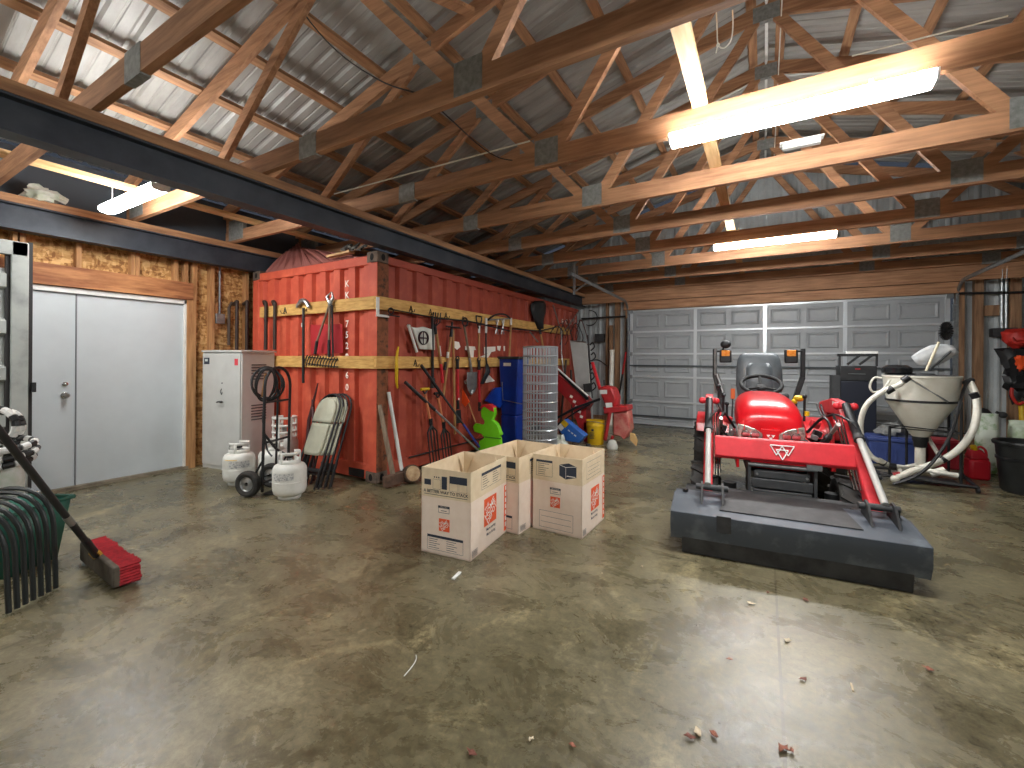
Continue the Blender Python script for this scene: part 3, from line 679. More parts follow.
# ---------------------------------------------------------------- tools on the end face
def ey(x,y,off=.08): return onY(x,y,YC-off)
for i,(x,l) in enumerate(((237,'leftmost'),(247,'second from left'),(266,'third from left'),(275,'rightmost'))):
    wall=x<250
    p=onX(x,304,XL+.13) if wall else ey(x,304,.075)
    back=Vector((-.09,0,0)) if wall else Vector((0,.04,0)); sd=Vector((0,.0,0)) if wall else Vector((-.09,0,0))
    m=MB().tube(smoothp([p+sd+back,p+sd*.5+Vector((0,0,.035)),p+Vector((0,0,.01)),p+Vector((0,0,-.06)),Vector((p.x,p.y,1.8)),Vector((p.x,p.y,1.49))],5),.022,10)
    o=m.build('crook_pipe',mat('dark_brown_steel',(60,48,42),.55,.3),loc=Vector((p.x,p.y,1.49)));tag(o,'%s of the four dark crook-topped pipes hanging above the grey cabinet'%l,'pipe',group='crook-topped pipes')
t=thing('pickaxe','black pickaxe hung by its grey head on the upper end board','pickaxe',ey(303,383))
MB().tube([ey(303.5,308),ey(303.2,383)],.016,8).build('handle',BLACK,t)
c=ey(303,303);MB().tube(smoothp([c+Vector((-.13,0,-.05)),c+Vector((-.06,0,.01)),c+Vector((0,0,.03)),c+Vector((.07,0,.0)),c+Vector((.13,0,-.07))],4),[.005]+[.02+.01*math.sin(PI*i/16) for i in range(15)]+[.006,.004][:1]+[.004],8).build('head',SILV,t)
MB().tube([ey(302.8,323),ey(302.8,327)],.0175,8).build('white_band',WHITE,t)
t=thing('bolt_cutter','bolt cutters with wooden handles hung head up on the end boards','bolt cutters',ey(327,355))
j=ey(330,303)
MB().tube([j,ey(316.5,343)],.013,8).tube([ey(316.5,343),ey(315,353)],.0135,8).build('left_handle',HANDG,t)
MB().tube([j,ey(329,343)],.015,8).build('right_handle',HANDG,t)
MB().tube([ey(317,341),ey(315,354)],.018,8).tube([ey(329,340),ey(329,357)],.018,8).build('grips',BLACK,t)
MB().ball(j,.035,sc=(1,.6,1.1)).tube([j,ey(327,297),ey(331,292)],[.022,.02,.006],8).tube([j,ey(333,298),ey(332,292)],[.022,.02,.006],8).build('jaws',SILV,t)
MB().tube([ey(332,305),ey(333,357)],.011,6).build('spare_bar',BLACK,t)
t=thing('bow_rake','toothed bow rake head lying across the lower end board','rake',ey(322,362))
a=ey(308,360,.06);b=ey(338,363,.06);m=MB()
for z in(.035,-.045): m.tube([a+Vector((0,0,z)),b+Vector((0,0,z))],.007,6)
m.build('crossbars',BLACK,t)
m=MB()
for k in range(12):
    q=a.lerp(b,k/11); m.tube([q+Vector((.02,-.02,.06)),q+Vector((-.015,-.03,0)),q+Vector((-.035,-.03,-.06))],.006,5)
m.build('teeth',BLACK,t)
t=thing('iron_pole','dark maroon iron pole leaning beside the folding chairs','pole',onZ(300,478));
MB().tube([ey(318,383,.03),ey(309,420,.08),Vector((-4.43,3.02,0.01))],[.008,.022,.022],8).build('shaft',mat('maroon_steel',(72,34,34),.5,.2),t)
o=MB().tube([ey(313,400,.03),Vector((-4.36,3.08,.01))],.018,8).build('iron_pole',mat('maroon_steel',(72,34,34),.5,.2),loc=Vector((-4.36,3.08,0)));tag(o,'shorter dark rod leaning right behind the maroon pole','pole')
# folded thing on top of container corner
m=MB()
for k in range(9):
    p=onY(341+k*2.6,250-(k%3)*1.6,YC+.12+.05*(k%2)); m.tube([p,p+Vector((.06,.03,.02+.02*(k%2))),p+Vector((.09,-.03,-.02))],.018-.001*k,6)
o=m.build('tow_chain',mat('chain_grey',(90,92,94),.45,.6,c2=(180,180,176),scale=20),loc=onY(350,252,YC+.15));tag(o,'heap of grey and black chain on top of the container corner','chain')
o=MB().bar(onY(329,258,YC+.06)+Vector((0,0,.012)),onY(352,253,YC+.06)+Vector((0,0,.012)),.08,.025).build('wood_scrap',W_BR,loc=onY(340,255,YC+.06));tag(o,'pale offcut of board on the container top by the chain','board')
# tilted red sheet above container
m=MB();g=[];n=30
tp=[(0,(219,267)),(.5,(286,245)),(1,(343,254))];bt=[(238,273.5),(352,253.5)]
for i in range(n+1):
    a=i/n
    x=219+(343-219)*a; y=(267+(245-267)*(x-219)/67) if x<286 else 245+(254-245)*(x-286)/57
    T=onY(x,y,3.72+.25*(1-abs(a-.5)*2)); B=Vector((min(max(T.x*.92-.35,-6.1),-3.95),3.45,2.545)); B=Vector((-6.0+1.98*a,3.44,2.545))
    T.x=max(T.x,-6.0)
    if T.z<2.56: T.z=2.56
    w=.012*(1 if i%3<2 else -1)
    g.append([B+Vector((0,0,w*.3)),B.lerp(T,.5)+Vector((0,-w,w*.5)),T+Vector((0,-w,0))])
m.loft(g,cap=False,closed=False)
o=m.build('folded_sheet',mat('faded_red_sheet',(176,112,104),.6,c2=(160,98,90),scale=4),loc=(-5,3.5,2.545),smooth=False,solid=.004);tag(o,'faded red corrugated sheet lying tented on the container roof','metal sheet')
# ================================================================ LEFT WALL THINGS
t=thing('electrical_conduit','galvanised conduit with a small box on the strand board left of the container','conduit',(XL+.1,2.98,1.7))
y=onX(220,300,XL+.06).y
MB().tube([(XL+.05,y,2.58),(XL+.05,y,1.96)],.014,8).build('pipe',GALV,t);MB().bx(XL+.0,XL+.09,y-.06,y+.05,1.83,1.96).build('junction_box',GALV,t,bevel=.006)
o=MB().tube([(XL+.06,3.2,2.1),(XL+.06,3.13,2.12),(XL+.06,3.1,2.05),(XL+.06,3.1,1.55)],.02,8).build('drain_pipe',mat('brown_pipe',(78,62,50),.6),loc=(XL+.06,3.1,1.55));tag(o,'short dark bent pipe on the strand board just left of the container','pipe')
# plastic bag over beam
c=Vector((-6.05,1.33,2.95));m=lump(c,.07,(1,1.8,1),.8)
o=m.build('plastic_bag',BAGW,loc=c-Vector((0,0,.06)));tag(o,'small crumpled clear plastic bag on the beam above the double door','bag')
# grey container door at left
t=thing('steel_door_panel','grey steel container door standing open at the left edge','container door',(-5.95,.9,0))
XD=-5.88
MB().bx(XD-.06,XD,1.095,1.205,.02,2.43).build('edge_post',GREYP,t,bevel=.008)
MB().bx(XD-.08,XD-.02,1.205,1.232,.02,2.44).build('rubber_gasket',mat('gasket',(38,36,36),.7),t)
prof=[];z=.08
while z<2.38:
    for dz,h in((0,0),(.22,0),(.25,.035),(.36,.035),(.39,0)):
        if z+dz<2.36: prof.append((z+dz,h))
    z+=.42
m=MB();vs=[]
for z,h in prof: vs+=[(XD-.055+h,-.0,z),(XD-.055+h,1.07,z)]
m.add(vs,[(2*i,2*i+2,2*i+3,2*i+1) for i in range(len(prof)-1)]);m.build('corrugated_sheet',GREYP,t,smooth=False)
MB().bx(XD-.06,XD-.03,1.065,1.097,.02,2.43).build('dark_seam',mat('gasket',(38,36,36),.7),t)
MB().bx(XD-.06,XD,0,1.2,2.30,2.43).build('top_member',GREYP,t,bevel=.006)
MB().bx(XD-.06,XD,0,1.2,.02,.12).build('bottom_member',GREYP,t,bevel=.006)
MB().bx(XD-.02,XD+.02,1.225,1.25,1.05,1.14).build('hinge',BLACK,t)
# ---------------------------------------------------------------- cabinet
cb=thing('metal_cabinet','tall light grey steel storage cabinet beside the container end','cabinet',(-5.78,3.03,0),R(8))
def cbx(x0,x1,y0,y1,z0,z1): return MB().bx(x0,x1,y0,y1,z0,z1)
cbx(-.385,.33,-.22,.22,.0,1.45).build('body',GREYC,cb,world=False,bevel=.004)
cbx(-.39,.345,-.24,.24,1.45,1.475).build('top',GREYC,cb,world=False,bevel=.004)
dr=cbx(-.37,.315,-.236,-.218,.05,1.43).build('door',GREYC,cb,world=False,bevel=.004)
cbx(-.34,-.24,-.2375,-.236,1.30,1.38).build('dark_sticker',INK,dr,world=False)
cbx(.22,.28,-.2375,-.236,1.29,1.37).build('red_sticker',mat('sticker_red',(210,60,70),.6),dr,world=False)
cbx(-.32,-.27,-.2385,-.237,1.335,1.365).build('sticker_print',mat('sticker_pale',(190,196,190),.6),dr,world=False)
mb=MB().tube([(0,-.24,.84),(0,-.262,.84)],.013,8).tube([(-.05,-.268,.835),(0,-.268,.845),(.045,-.268,.84)],.010,6);mb.build('handle',BLACK,dr,world=False)
mb=MB().tube(smoothp([(0,-.242,1.0),(-.02,-.244,.97),(.0,-.244,.93),(.012,-.244,.96)],4),.004,5).tube([(0,-.236,1.07),(0,-.243,1.07)],.008,6);mb.build('lock',CHARC,dr,world=False)
for z0 in(1.12,.62):
    m=MB()
    for k in range(6): m.box((.333,-.0,z0+k*.035),(.008,.2,.012),Matrix.Rotation(R(-30),3,'Y'))
    m.build('louvre',CHARC,cb,world=False)
# ---------------------------------------------------------------- propane tanks
def tank(loc,label,rz=0,h=.46,r=.155,collar=True):
    t=thing('propane_tank',label,'propane tank',loc,rz,group='white propane tanks')
    b=h-.125
    MB().lathe([(.02,.03),(r*.72,.033),(r*.92,.055),(r*.985,.085),(r,.11),(r,.165),(r+.003,.168),(r+.003,.176),(r,.179),(r,b-.065),(r*.975,b-.035),(r*.88,b-.008),(r*.62,b+.012),(r*.3,b+.02),(.02,b+.022)],n=28).build('tank_body',TANKW,t,world=False)
    m=MB();m.lathe([(r*.66,.0),(r*.68,.05)],n=24,cap=False);m.lathe([(r*.63,.0),(r*.63,.05)],n=24,cap=False).build('foot_ring',TANKW,t,world=False,solid=.004)
    # collar: partial ring with hand-hold
    rings=[];rc=r*.62
    for i in range(25):
        a=R(-140)+R(280)*i/24; lo=b+.0; hi=h
        rings.append([Vector((rc*math.cos(a),rc*math.sin(a),z)) for z in(lo,lo+.05)]); 
    m=MB().loft(rings,cap=False,closed=False)
    top=[[Vector((rc*math.cos(a),rc*math.sin(a),z)) for z in(h-.03,h)] for a in [R(-140)+R(280)*i/24 for i in range(25)]]
    m.loft(top,cap=False,closed=False)
    for a in(-135,-60,60,135):
        aa=R(a);m.loft([[Vector((rc*math.cos(aa+q),rc*math.sin(aa+q),z)) for z in(b,h)] for q in(-.14,0,.14)],cap=False,closed=False)
    m.build('collar',TANKW,t,world=False,solid=.006)
    MB().tube([(0,0,b),(0,0,b+.06)],.018,10).tube([(0,0,b+.04),(.05,0,b+.045)],.014,8).build('valve',SILV,t,world=False)
    MB().tube([(0,0,b+.06),(0,0,b+.08)],.03,12).build('valve_knob',BLACK,t,world=False)
    rings=[[Vector(((r+.0015)*math.cos(a),(r+.0015)*math.sin(a),z)) for z in(.20,.27)] for a in [R(-75)+R(75)*i/10 for i in range(11)]]
    MB().loft(rings,cap=False,closed=False).build('label',mat('tank_label',(214,214,210),.6,c2=(150,154,156),scale=60,lo=.48,hi=.6),t,world=False)
    return t
tk=tank(Vector((-4.06,2.60,0)),'white propane tank standing in front of the black hand truck',R(-20))
t2=dup(tk,loc=Vector((-4.98,2.60,0)),rz=R(10),label='white propane tank with a yellow tag left of the hand truck wheel')
m=MB();m.loft([[Vector((.157*math.cos(a),.157*math.sin(a),.285))*1,Vector((.10*math.cos(a),.10*math.sin(a),.335))] for a in [R(-95)+R(50)*i/6 for i in range(7)]],cap=False,closed=False)
m.build('yellow_tag',YEL,t2,world=False) if False else None
WM[t2.name]=Matrix.Translation((-4.98,2.60,0))@Matrix.Rotation(R(10),4,'Z')
m.build('yellow_tag',YEL,t2,world=False)
dup(tk,loc=Vector((-4.80,2.88,0)),rz=R(60),label='white propane tank half hidden behind the hand truck frame')
t=thing('tall_gas_cylinder','taller white gas cylinder with a round guard collar behind the hand truck','gas cylinder',(-4.98,3.12,0))
MB().lathe([(.10,0),(.10,.04),(.14,.06),(.15,.12),(.15,.38),(.13,.44),(.05,.465)],n=24).build('cylinder_body',TANKW,t,world=False)
m=MB()
for z in(.50,.58,.67): m.tube(arc((0,0,z),.125,R(-150),R(150),24,(math.cos(R(-50)),math.sin(R(-50)),0),(-math.sin(R(-50)),math.cos(R(-50)),0)),.014,8)
for a in(-200,-140,-60,0,60,100): m.tube([(.125*math.cos(R(a)),.125*math.sin(R(a)),.42),(.125*math.cos(R(a)),.125*math.sin(R(a)),.68)],.014,8)
m.build('guard_collar',TANKW,t,world=False)
MB().tube([(0,0,.45),(0,0,.56)],.025,10).build('valve',SILV,t,world=False)
# ---------------------------------------------------------------- hand truck
ht=thing('hand_truck','black two-wheeled hand truck with coiled hose draped over the top','hand truck',(-4.28,2.55,0))
A=Vector((-4.36,2.50,0));Bv=Vector((-4.50,2.86,0));lean=Vector((.0,.02,0))
ax=(Bv-A).normalized();w=(Bv-A).length
def rail(a): 
    return [a+Vector((0,0,.02)),a+lean*.5+Vector((0,0,.6)),a+lean+Vector((0,0,1.12))]
c=(A+Bv)/2+lean+Vector((0,0,1.09))
P=[A+Vector((0,0,.03)),A+lean*.6+Vector((0,0,.7))]+arc(c,w/2,PI,0,12,ax,(0,0,1))+[Bv+lean*.6+Vector((0,0,.7)),Bv+Vector((0,0,.03))]
MB().tube(P,.0145,10).build('frame',BLACK,ht)
m=MB()
for z in(.93,.52,.12): m.tube([A+lean*z+Vector((0,0,z)),Bv+lean*z+Vector((0,0,z))],.012,8)
m.tube([(A+Bv)/2+lean+Vector((0,0,1.06)),(A+Bv)/2+Vector((0,0,.12))],.011,8);m.build('crossbars',BLACK,ht)
MB().tube([A+lean*.6+Vector((0,0,.62)),A+ax*w*.5+Vector((.1,-.06,.45)),Bv+Vector((.12,-.06,.33))],.012,8).build('brace',BLACK,ht)
nd=Vector((ax.y,-ax.x,0))
m=MB().bar(A+nd*.12+Vector((0,0,.012)),Bv+nd*.12+Vector((0,0,.012)),.24,.006);m.build('toe_plate',BLACK,ht)
MB().tube([A-nd*.13-ax*.06+Vector((0,0,.13)),Bv-nd*.13+ax*.06+Vector((0,0,.13))],.01,8).tube([A-nd*.13+Vector((0,0,.13)),A+Vector((0,0,.34))],.01,6).tube([Bv-nd*.13+Vector((0,0,.13)),Bv+Vector((0,0,.34))],.01,6).build('axle',BLACK,ht)
def wheel(par,c,axd,r,wd,hubm,name='wheel',lug=0):
    axd=Vector(axd).normalized();q=Vector((0,0,1)).rotation_difference(axd).to_matrix();h=wd/2
    w_=MB().lathe([(r*.55,-h*.7),(r*.8,-h),(r*.95,-h*.8),(r,-h*.4),(r,h*.4),(r*.95,h*.8),(r*.8,h),(r*.55,h*.7)],c,28,q,cap=False)
    if lug:
        for k in range(lug):
            for sd in(-1,1):
                a=2*PI*(k+(.5 if sd>0 else 0))/lug
                rot=q@Matrix.Rotation(a,3,'Z')@Matrix.Rotation(R(28*sd),3,'X')
                w_.box(Vector(c)+q@Matrix.Rotation(a,3,'Z')@Vector((r*1.0,0,sd*h*.48)),(r*.09,r*.11,h*1.05),rot)
    wo=w_.build(name,RUBBER,par)
    MB().lathe([(.02,h*.75),(r*.2,h*.72),(r*.25,h*.4),(r*.55,h*.45),(r*.58,h*.75),(r*.56,-h*.75),(r*.5,-h*.4),(.02,-h*.7)],c,20,q,cap=False).build('hub',hubm,wo)
    return wo
wc=Vector((-4.43,2.40,.128))
for cc in(wc,wc+ax*.33): wheel(ht,cc,ax,.128,.075,SILV)
# hose coils
m=MB();cc=(A+Bv)/2+lean+Vector((-.02,-.09,1.12))
t=thing('coiled_hose','black hose coiled in loops over the top of the hand truck','hose',cc)
for k in range(6):
    rr=.155+.008*(k%3);o_=cc+Vector((.012*k-.01,-.012*k,-.015*(k%2)));ay=Vector((.10*(k-2.5),.0,1)).normalized();axx=Vector((.7,.7+.2*(k%3),0)).normalized()*(1.0-.11*k)
    m.tube(arc(o_,rr,0,2*PI,26,axx,ay)[:-1],.0085,7,closed=True)
m.tube(smoothp([cc+Vector((-.02,-.02,-.14)),cc+Vector((-.03,-.04,-.35)),cc+Vector((.02,-.05,-.5)),cc+Vector((.12,-.08,-.66)),cc+Vector((.2,-.08,-.72))],6),.0085,7)
m.build('hose_loops',BLACK,t)
MB().tube([cc+Vector((.05,-.06,.10)),cc+Vector((-.03,-.05,-.14))],.011,7).build('wooden_stake',HANDLE,t)
# ---------------------------------------------------------------- folding chairs
def fchair(loc,rz,label,seat=True):
    t=thing('folding_chair',label,'folding chair',loc,rz,group='folded chairs leaning on the container')
    # local: x right, leaning back along +y, z up ; folded flat
    def L(x,z,d=0): return Vector((x*.86,d+z*.40,z))
    w=.20
    P=[L(-w,0),L(-w,.55)]+[L(w*-math.cos(a),.80+.17*math.sin(a)) for a in [PI*i/10 for i in range(11)]]+[L(w,.55),L(w,0)]
    MB().tube(P,.011,8).build('front_frame',BLACK,t,world=False)
    P=[L(-w*.82,0,.05),L(-w*.82,.5,.05),L(w*.82,.5,.05),L(w*.82,0,.05)]
    MB().tube([L(-w*.82,0,.06),L(-w*.86,.62,.02)],.010,8).tube([L(w*.82,0,.06),L(w*.86,.62,.02)],.010,8).tube([L(-w*.82,.12,.06),L(w*.82,.12,.06)],.009,6).build('rear_frame',BLACK,t,world=False)
    MB().tube([L(-w,.17),L(w,.17)],.009,6).build('stretcher',BLACK,t,world=False)
    # backrest
    def slab(z0,z1,top):
        rings=[];n=10
        for i in range(n+1):
            b=i/n;z=z0+(z1-z0)*b
            if top: hw=.175*(1 if b<.45 else math.sqrt(max(0,1-((b-.45)/.56)**2)))+.002
            else: hw=.155*(1 if b>.3 else math.sqrt(max(0,1-((.3-b)/.31)**2))*.25+.75)+.0
            rings.append([L(-hw+2*hw*k/8,z,-.03-.012*math.cos((k/8-.5)*PI)) for k in range(9)])
        return MB().loft(rings,cap=False,closed=False)
    slab(.67,.935,True).build('backrest',CHAIRP,t,world=False,solid=.012)
    slab(.33,.655,False).build('seat',CHAIRP,t,world=False,solid=.018)
    return t
f0=fchair(Vector((-4.25,2.87,0)),R(4),'front folding chair with beige plastic seat and back leaning on the container')
WMc=f0
dup(f0,loc=Vector((-4.22,2.895,0)),rz=R(6),label='second folding chair just behind the beige one in front')
dup(f0,loc=Vector((-4.18,2.925,0)),rz=R(8),label='third folding chair in the leaning stack')
dup(f0,loc=Vector((-4.14,2.955,0)),rz=R(10),label='rearmost folding chair of the leaning stack')
# ================================================================ BOXES
def carton(P00,ang,w,l,hb,hf,label,scheme):
    t=thing('moving_box',label,'cardboard box',P00,ang,group='open moving boxes')
    def bx(*a): return MB().bx(*a)
    th=.006
    m=bx(0,w,0,l,.0,.01).bx(0,th,0,l,0,hb).bx(w-th,w,0,l,0,hb).bx(0,w,0,th,0,hb).bx(0,w,l-th,l,0,hb);m.build('box_body',CARD,t,world=False,smooth=False)
    e=.002
    for nm,a in(('flap',(0,w,0,th)),('flap',(0,w,l-th,l)),('flap',(0,th,e,l-e)),('flap',(w-th,w,e,l-e))):
        MB().bx(*a,hb+.0015,hb+hf).build(nm,CARDI,t,world=False,smooth=False)
    # web folds at the corners inside
    m=MB()
    for cx_,cy_,sx_,sy_ in((0,0,1,1),(w,0,-1,1),(0,l,1,-1),(w,l,-1,-1)):
        a=Vector((cx_+sx_*.007,cy_+sy_*.007,hb+.003));b=Vector((cx_+sx_*.11,cy_+sy_*.009,hb+hf-.002));c=Vector((cx_+sx_*.009,cy_+sy_*.11,hb+hf-.002))
        m.add([a,b,c,a+Vector((sx_*.03,sy_*.03,0))],[(0,1,3),(0,3,2)])
    m.build('corner_fold',CARDI,t,world=False,smooth=False)
    MB().bx(w*.0+.001,w-.001,l-.09,l-.003,hb-.001,hb+.0005) 
    def face(o,xd,nn,W):
        o=Vector(o);xd=Vector(xd);nn=Vector(nn)
        def pt(u,v,k=1): return o+xd*(u*W)+Vector((0,0,v))+nn*(.0012*k)
        return pt,xd,W
    ink=MB();org=MB();wh=MB()
    def flush():
        for q_,nm_,mm_ in((ink,'printed_ink',INK),(org,'printed_orange',ORANGE),(wh,'white_lettering',PWHITE)):
            if q_.v: q_.build(nm_,mm_,t,world=False,smooth=False)
            q_.v=[];q_.f=[]
    def rect(mb,f,u0,u1,v0,v1,k=1): mb.quad(f(u0,v0,k),f(u1,v0,k),f(u1,v1,k),f(u0,v1,k))
    def outline(mb,f,u0,u1,v0,v1,W,s=.0022):
        su=s/W;rect(mb,f,u0,u1,v0,v0+s);rect(mb,f,u0,u1,v1-s,v1);rect(mb,f,u0,u0+su,v0,v1);rect(mb,f,u1-su,u1,v0,v1)
    def table(f,u0,u1,v0,v1,W,head=.018,two=True):
        outline(ink,f,u0,u1,v0,v1,W);rect(ink,f,u0,u1,v1-head,v1,1.2)
        n=max(3,int((v1-v0-head)/.017))
        for c0,c1 in(((u0+.03,(u0+u1)/2-.03),((u0+u1)/2+.03,u1-.03)) if two else ((u0+.04,u1-.04),)):
            for i in range(n):
                v=v1-head-.012-i*(v1-v0-head-.012)/n; uu=c0+(c1-c0)*(.5+.4*random.random());rect(ink,f,c0,uu,v-.0018,v+.0018,1.1)
            
    def logo(f,xd,uc,vc,s,W):
        du=s/W/2;rect(org,f,uc-du,uc+du,vc-s/2,vc+s/2)
        a=R(36);X=xd*math.cos(a)+Vector((0,0,math.sin(a)));Y=-xd*math.sin(a)+Vector((0,0,math.cos(a)))
        c=f(uc,vc,2.0)
        text(wh,'THE',s*.20,c+Y*s*.31+X*s*-.12,X,Y,bold=.012);text(wh,'HOME',s*.34,c+Y*s*.08,X*.95,Y,bold=.014);text(wh,'DEPOT',s*.31,c-Y*s*.19,X*.9,Y,bold=.014)
    def pill(f,xd,uc,vc,W):
        s=.095;du=s/W/2;rect(ink,f,uc-du,uc+du,vc+.008,vc+.024)
        text(wh,'SMALL BOX' if scheme!='C' else 'MEDIUM BOX',.012,f(uc,vc+.016,2),xd,(0,0,1))
        outline(ink,f,uc-du*.95,uc+du*.95,vc-.026,vc+.022,W,.003)
        for i in range(1): rect(ink,f,uc-du*.5,uc+du*.5,vc-.012,vc-.008)
    f,xd,W=face((0,0,0),(1,0,0),(0,-1,0),w)
    if scheme in'AB':
        pill(f,xd,.47,.325,W);logo(f,xd,.48,.215,.088,W);table(f,.13,.86,.03,.135,W)
        b=hb
        rect(ink,f,.06,.20,b+.085,b+.125);rect(ink,f,.42,.53,b+.065,b+.155);rect(ink,f,.58,.93,b+.115,b+.165)
        outline(ink,f,.24,.40,b+.06,b+.13,W,.0014);outline(ink,f,.58,.75,b+.06,b+.115,W,.0014);outline(ink,f,.77,.93,b+.06,b+.115,W,.0014)
        for k in range(3): rect(ink,f,.26+.045*k,.285+.045*k,b+.14,b+.15)
        text(ink,'A BETTER WAY TO STACK',.0305,f(.5,b+.042,1.5),xd,(0,0,1),bold=.02)
        rect(ink,f,.06,.94,b+.018,b+.022)
    else:
        pill(f,xd,.47,.335,W);logo(f,xd,.47,.245,.085,W);outline(ink,f,.14,.83,.03,.165,W)
        for v in(.075,.12): rect(ink,f,.18,.79,v-.0012,v+.0012)
        b=hb;table(f,.07,.41,b+.035,b+.165,W,.018,False)
        # pictured dark carton
        pts=[(.55,b+.06),(.68,b+.035),(.89,b+.06),(.89,b+.145),(.74,b+.165),(.55,b+.145)];ink.add([f(u,v,1) for u,v in pts],[tuple(range(6))])
        rect(wh,f,.70,.87,b+.060,b+.066,1.6);wh.add([f(u,v,1.6) for u,v in((.555,b+.143),(.68,b+.128),(.68,b+.132),(.556,b+.147))],[(0,1,2,3)]);rect(wh,f,.678,.684,b+.042,b+.130,1.6);wh.add([f(u,v,1.6) for u,v in((.68,b+.128),(.886,b+.143),(.886,b+.147),(.68,b+.132))],[(0,1,2,3)])
    flush();f,xd,W=face((w,0,0),(0,1,0),(1,0,0),l);b=hb
    logo(f,xd,.50 if scheme!='C' else .55,.265 if scheme!='C' else .25,.20 if scheme!='C' else .185,W)
    text(ink,'More saving.',.030,f(.52,.135,1.5),xd,(0,0,1),bold=.02);text(ink,'More doing.',.030,f(.52,.098,1.5),xd,(0,0,1),bold=.02)
    rect(org,f,.90,.995,.02,hb-.02)
    for i in range(7): rect(wh,f,.93,.965,.05+i*.048,.085+i*.048,1.6)
    outline(ink,f,.04,.17,.015,.06,W);
    for k in range(5): rect(ink,f,.05+.022*k,.06+.022*k,.02,.055)
    if scheme in'AB': table(f,.26,.80,b+.045,b+.165,W,.02)
    else:
        outline(ink,f,.18,.82,b+.03,b+.165,W)
        for v in(.06,.09,.12): rect(ink,f,.24,.76,b+v,b+v+.002)
    # far-side strip
    flush();f2,xd2,W2=face((0,l,0),(0,-1,0),(-1,0,0),l);rect(org,f2,.0,.08,.02,hb-.02);rect(org,f2,.92,1,.02,hb-.02)
    flush()
    return t
carton(Vector((-2.125,2.365,0)),R(6),.405,.59,.40,.205,'open moving box nearest the camera showing A BETTER WAY TO STACK','A')
carton(Vector((-1.635,3.16,0)),R(-1),.43,.51,.405,.205,'open moving box at right with a dark carton pictured on its flap','C')
carton(Vector((-2.09,2.99,0)),R(-2),.425,.66,.40,.205,'open moving box in the middle behind the other two','B')
# ================================================================ KID FIGURE
t=thing('safety_figure','lime green child-shaped traffic safety figure with red cap','safety sign',Vector((-3.35,4.9,0)))
kc=4.90
def kp(x,y,d=0): 
    q=onY(x,y,kc); return Vector((q.x,kc+d,q.z))
body=[(478,448),(479,441),(484,438),(481,434),(474,432),(472.5,427),(474.5,423.5),(480,425),(484,424),(484,421),(481,417),(480.5,411),(483,407),(489,405.5),(494,408),(494.5,414),(492,420),(497,424),(501,435),(499,436.5),(500.5,446),(500,460.5),(478,460)]
m=MB().prism([(kp(x,y).x,kp(x,y).z) for x,y in body],lambda a,b,q:(a,q,max(b,.0)),kc,kc+.07);m.build('figure_body',KID,t,bevel=.012)
cap=[(479.5,408),(483,404.5),(489,404),(493.5,407),(494,412),(490,410.5),(485,406.8)]
MB().prism([(kp(x,y).x,kp(x,y).z) for x,y in cap],lambda a,b,q:(a,q,b),kc-.01,kc+.08).build('red_cap',mat('cap_red',(200,40,44),.5),t,bevel=.006)
MB().bx(kp(485,437).x,kp(501,437).x,kc-.004,kc+.0,kp(485,437.5).z,kp(485,436.3).z).build('waist_groove',mat('kid_dark',(60,130,16),.6),t)
MB().tube([kp(474.5,423,.03),kp(466.5,401,.03)],.008,6).build('flag_stick',HANDLE,t)
m=MB().prism([(kp(x,y).x,kp(x,y).z) for x,y in((461.3,389),(468.5,402),(464,407),(461,403))],lambda a,b,q:(a,q,b),kc+.02,kc+.035);m.build('orange_flag',ORFLAG,t)
# ================================================================ BLUE CART (wheelbarrow tub stood up)
t=thing('blue_dump_cart','blue plastic cart tub standing on end behind the wire roll','cart',Vector((-3.47,6.0,0)))
def bp(x,y,Y=6.15): return onY(x,y,Y)
def taper(m,z0,z1,c0,s0,c1,s1):
    return m.loft([[Vector((c0[0]+i*s0[0]/2,c0[1]+j*s0[1]/2,z0)) for i,j in((-1,-1),(1,-1),(1,1),(-1,1))],[Vector((c1[0]+i*s1[0]/2,c1[1]+j*s1[1]/2,z1)) for i,j in((-1,-1),(1,-1),(1,1),(-1,1))]])
m=MB();taper(m,.5,1.40,(-3.48,6.0),(.27,.26),(-3.46,6.0),(.36,.34));m.build('upper_tub',BLUE,t,bevel=.02)
m=MB();taper(m,.03,.5,(-3.47,6.0),(.27,.26),(-3.48,6.0),(.28,.28));m.build('lower_tub',BLUE,t,bevel=.02)
MB().bx(-3.655,-3.25,5.80,6.2,1.39,1.43).build('rim',CHARC,t,bevel=.008)
MB().bx(-3.55,-3.42,5.822,5.832,1.28,1.33).build('label',WHITE,t)
q=[onX(x,y,-3.58) for x,y in((495.5,388),(503,387),(506,399),(500,408),(486.5,401))];m=MB().add(q+[v+Vector((-.04,0,0)) for v in q],[(0,1,2,3,4),(9,8,7,6,5)]+[(i,(i+1)%5,(i+1)%5+5,i+5) for i in range(5)]);m.build('side_flap',BLUE,t)
MB().tube([onX(502,382,-3.55),onX(503,400,-3.55),bp(522,404,5.84)],.008,6).build('wire_bracket',SILV,t)
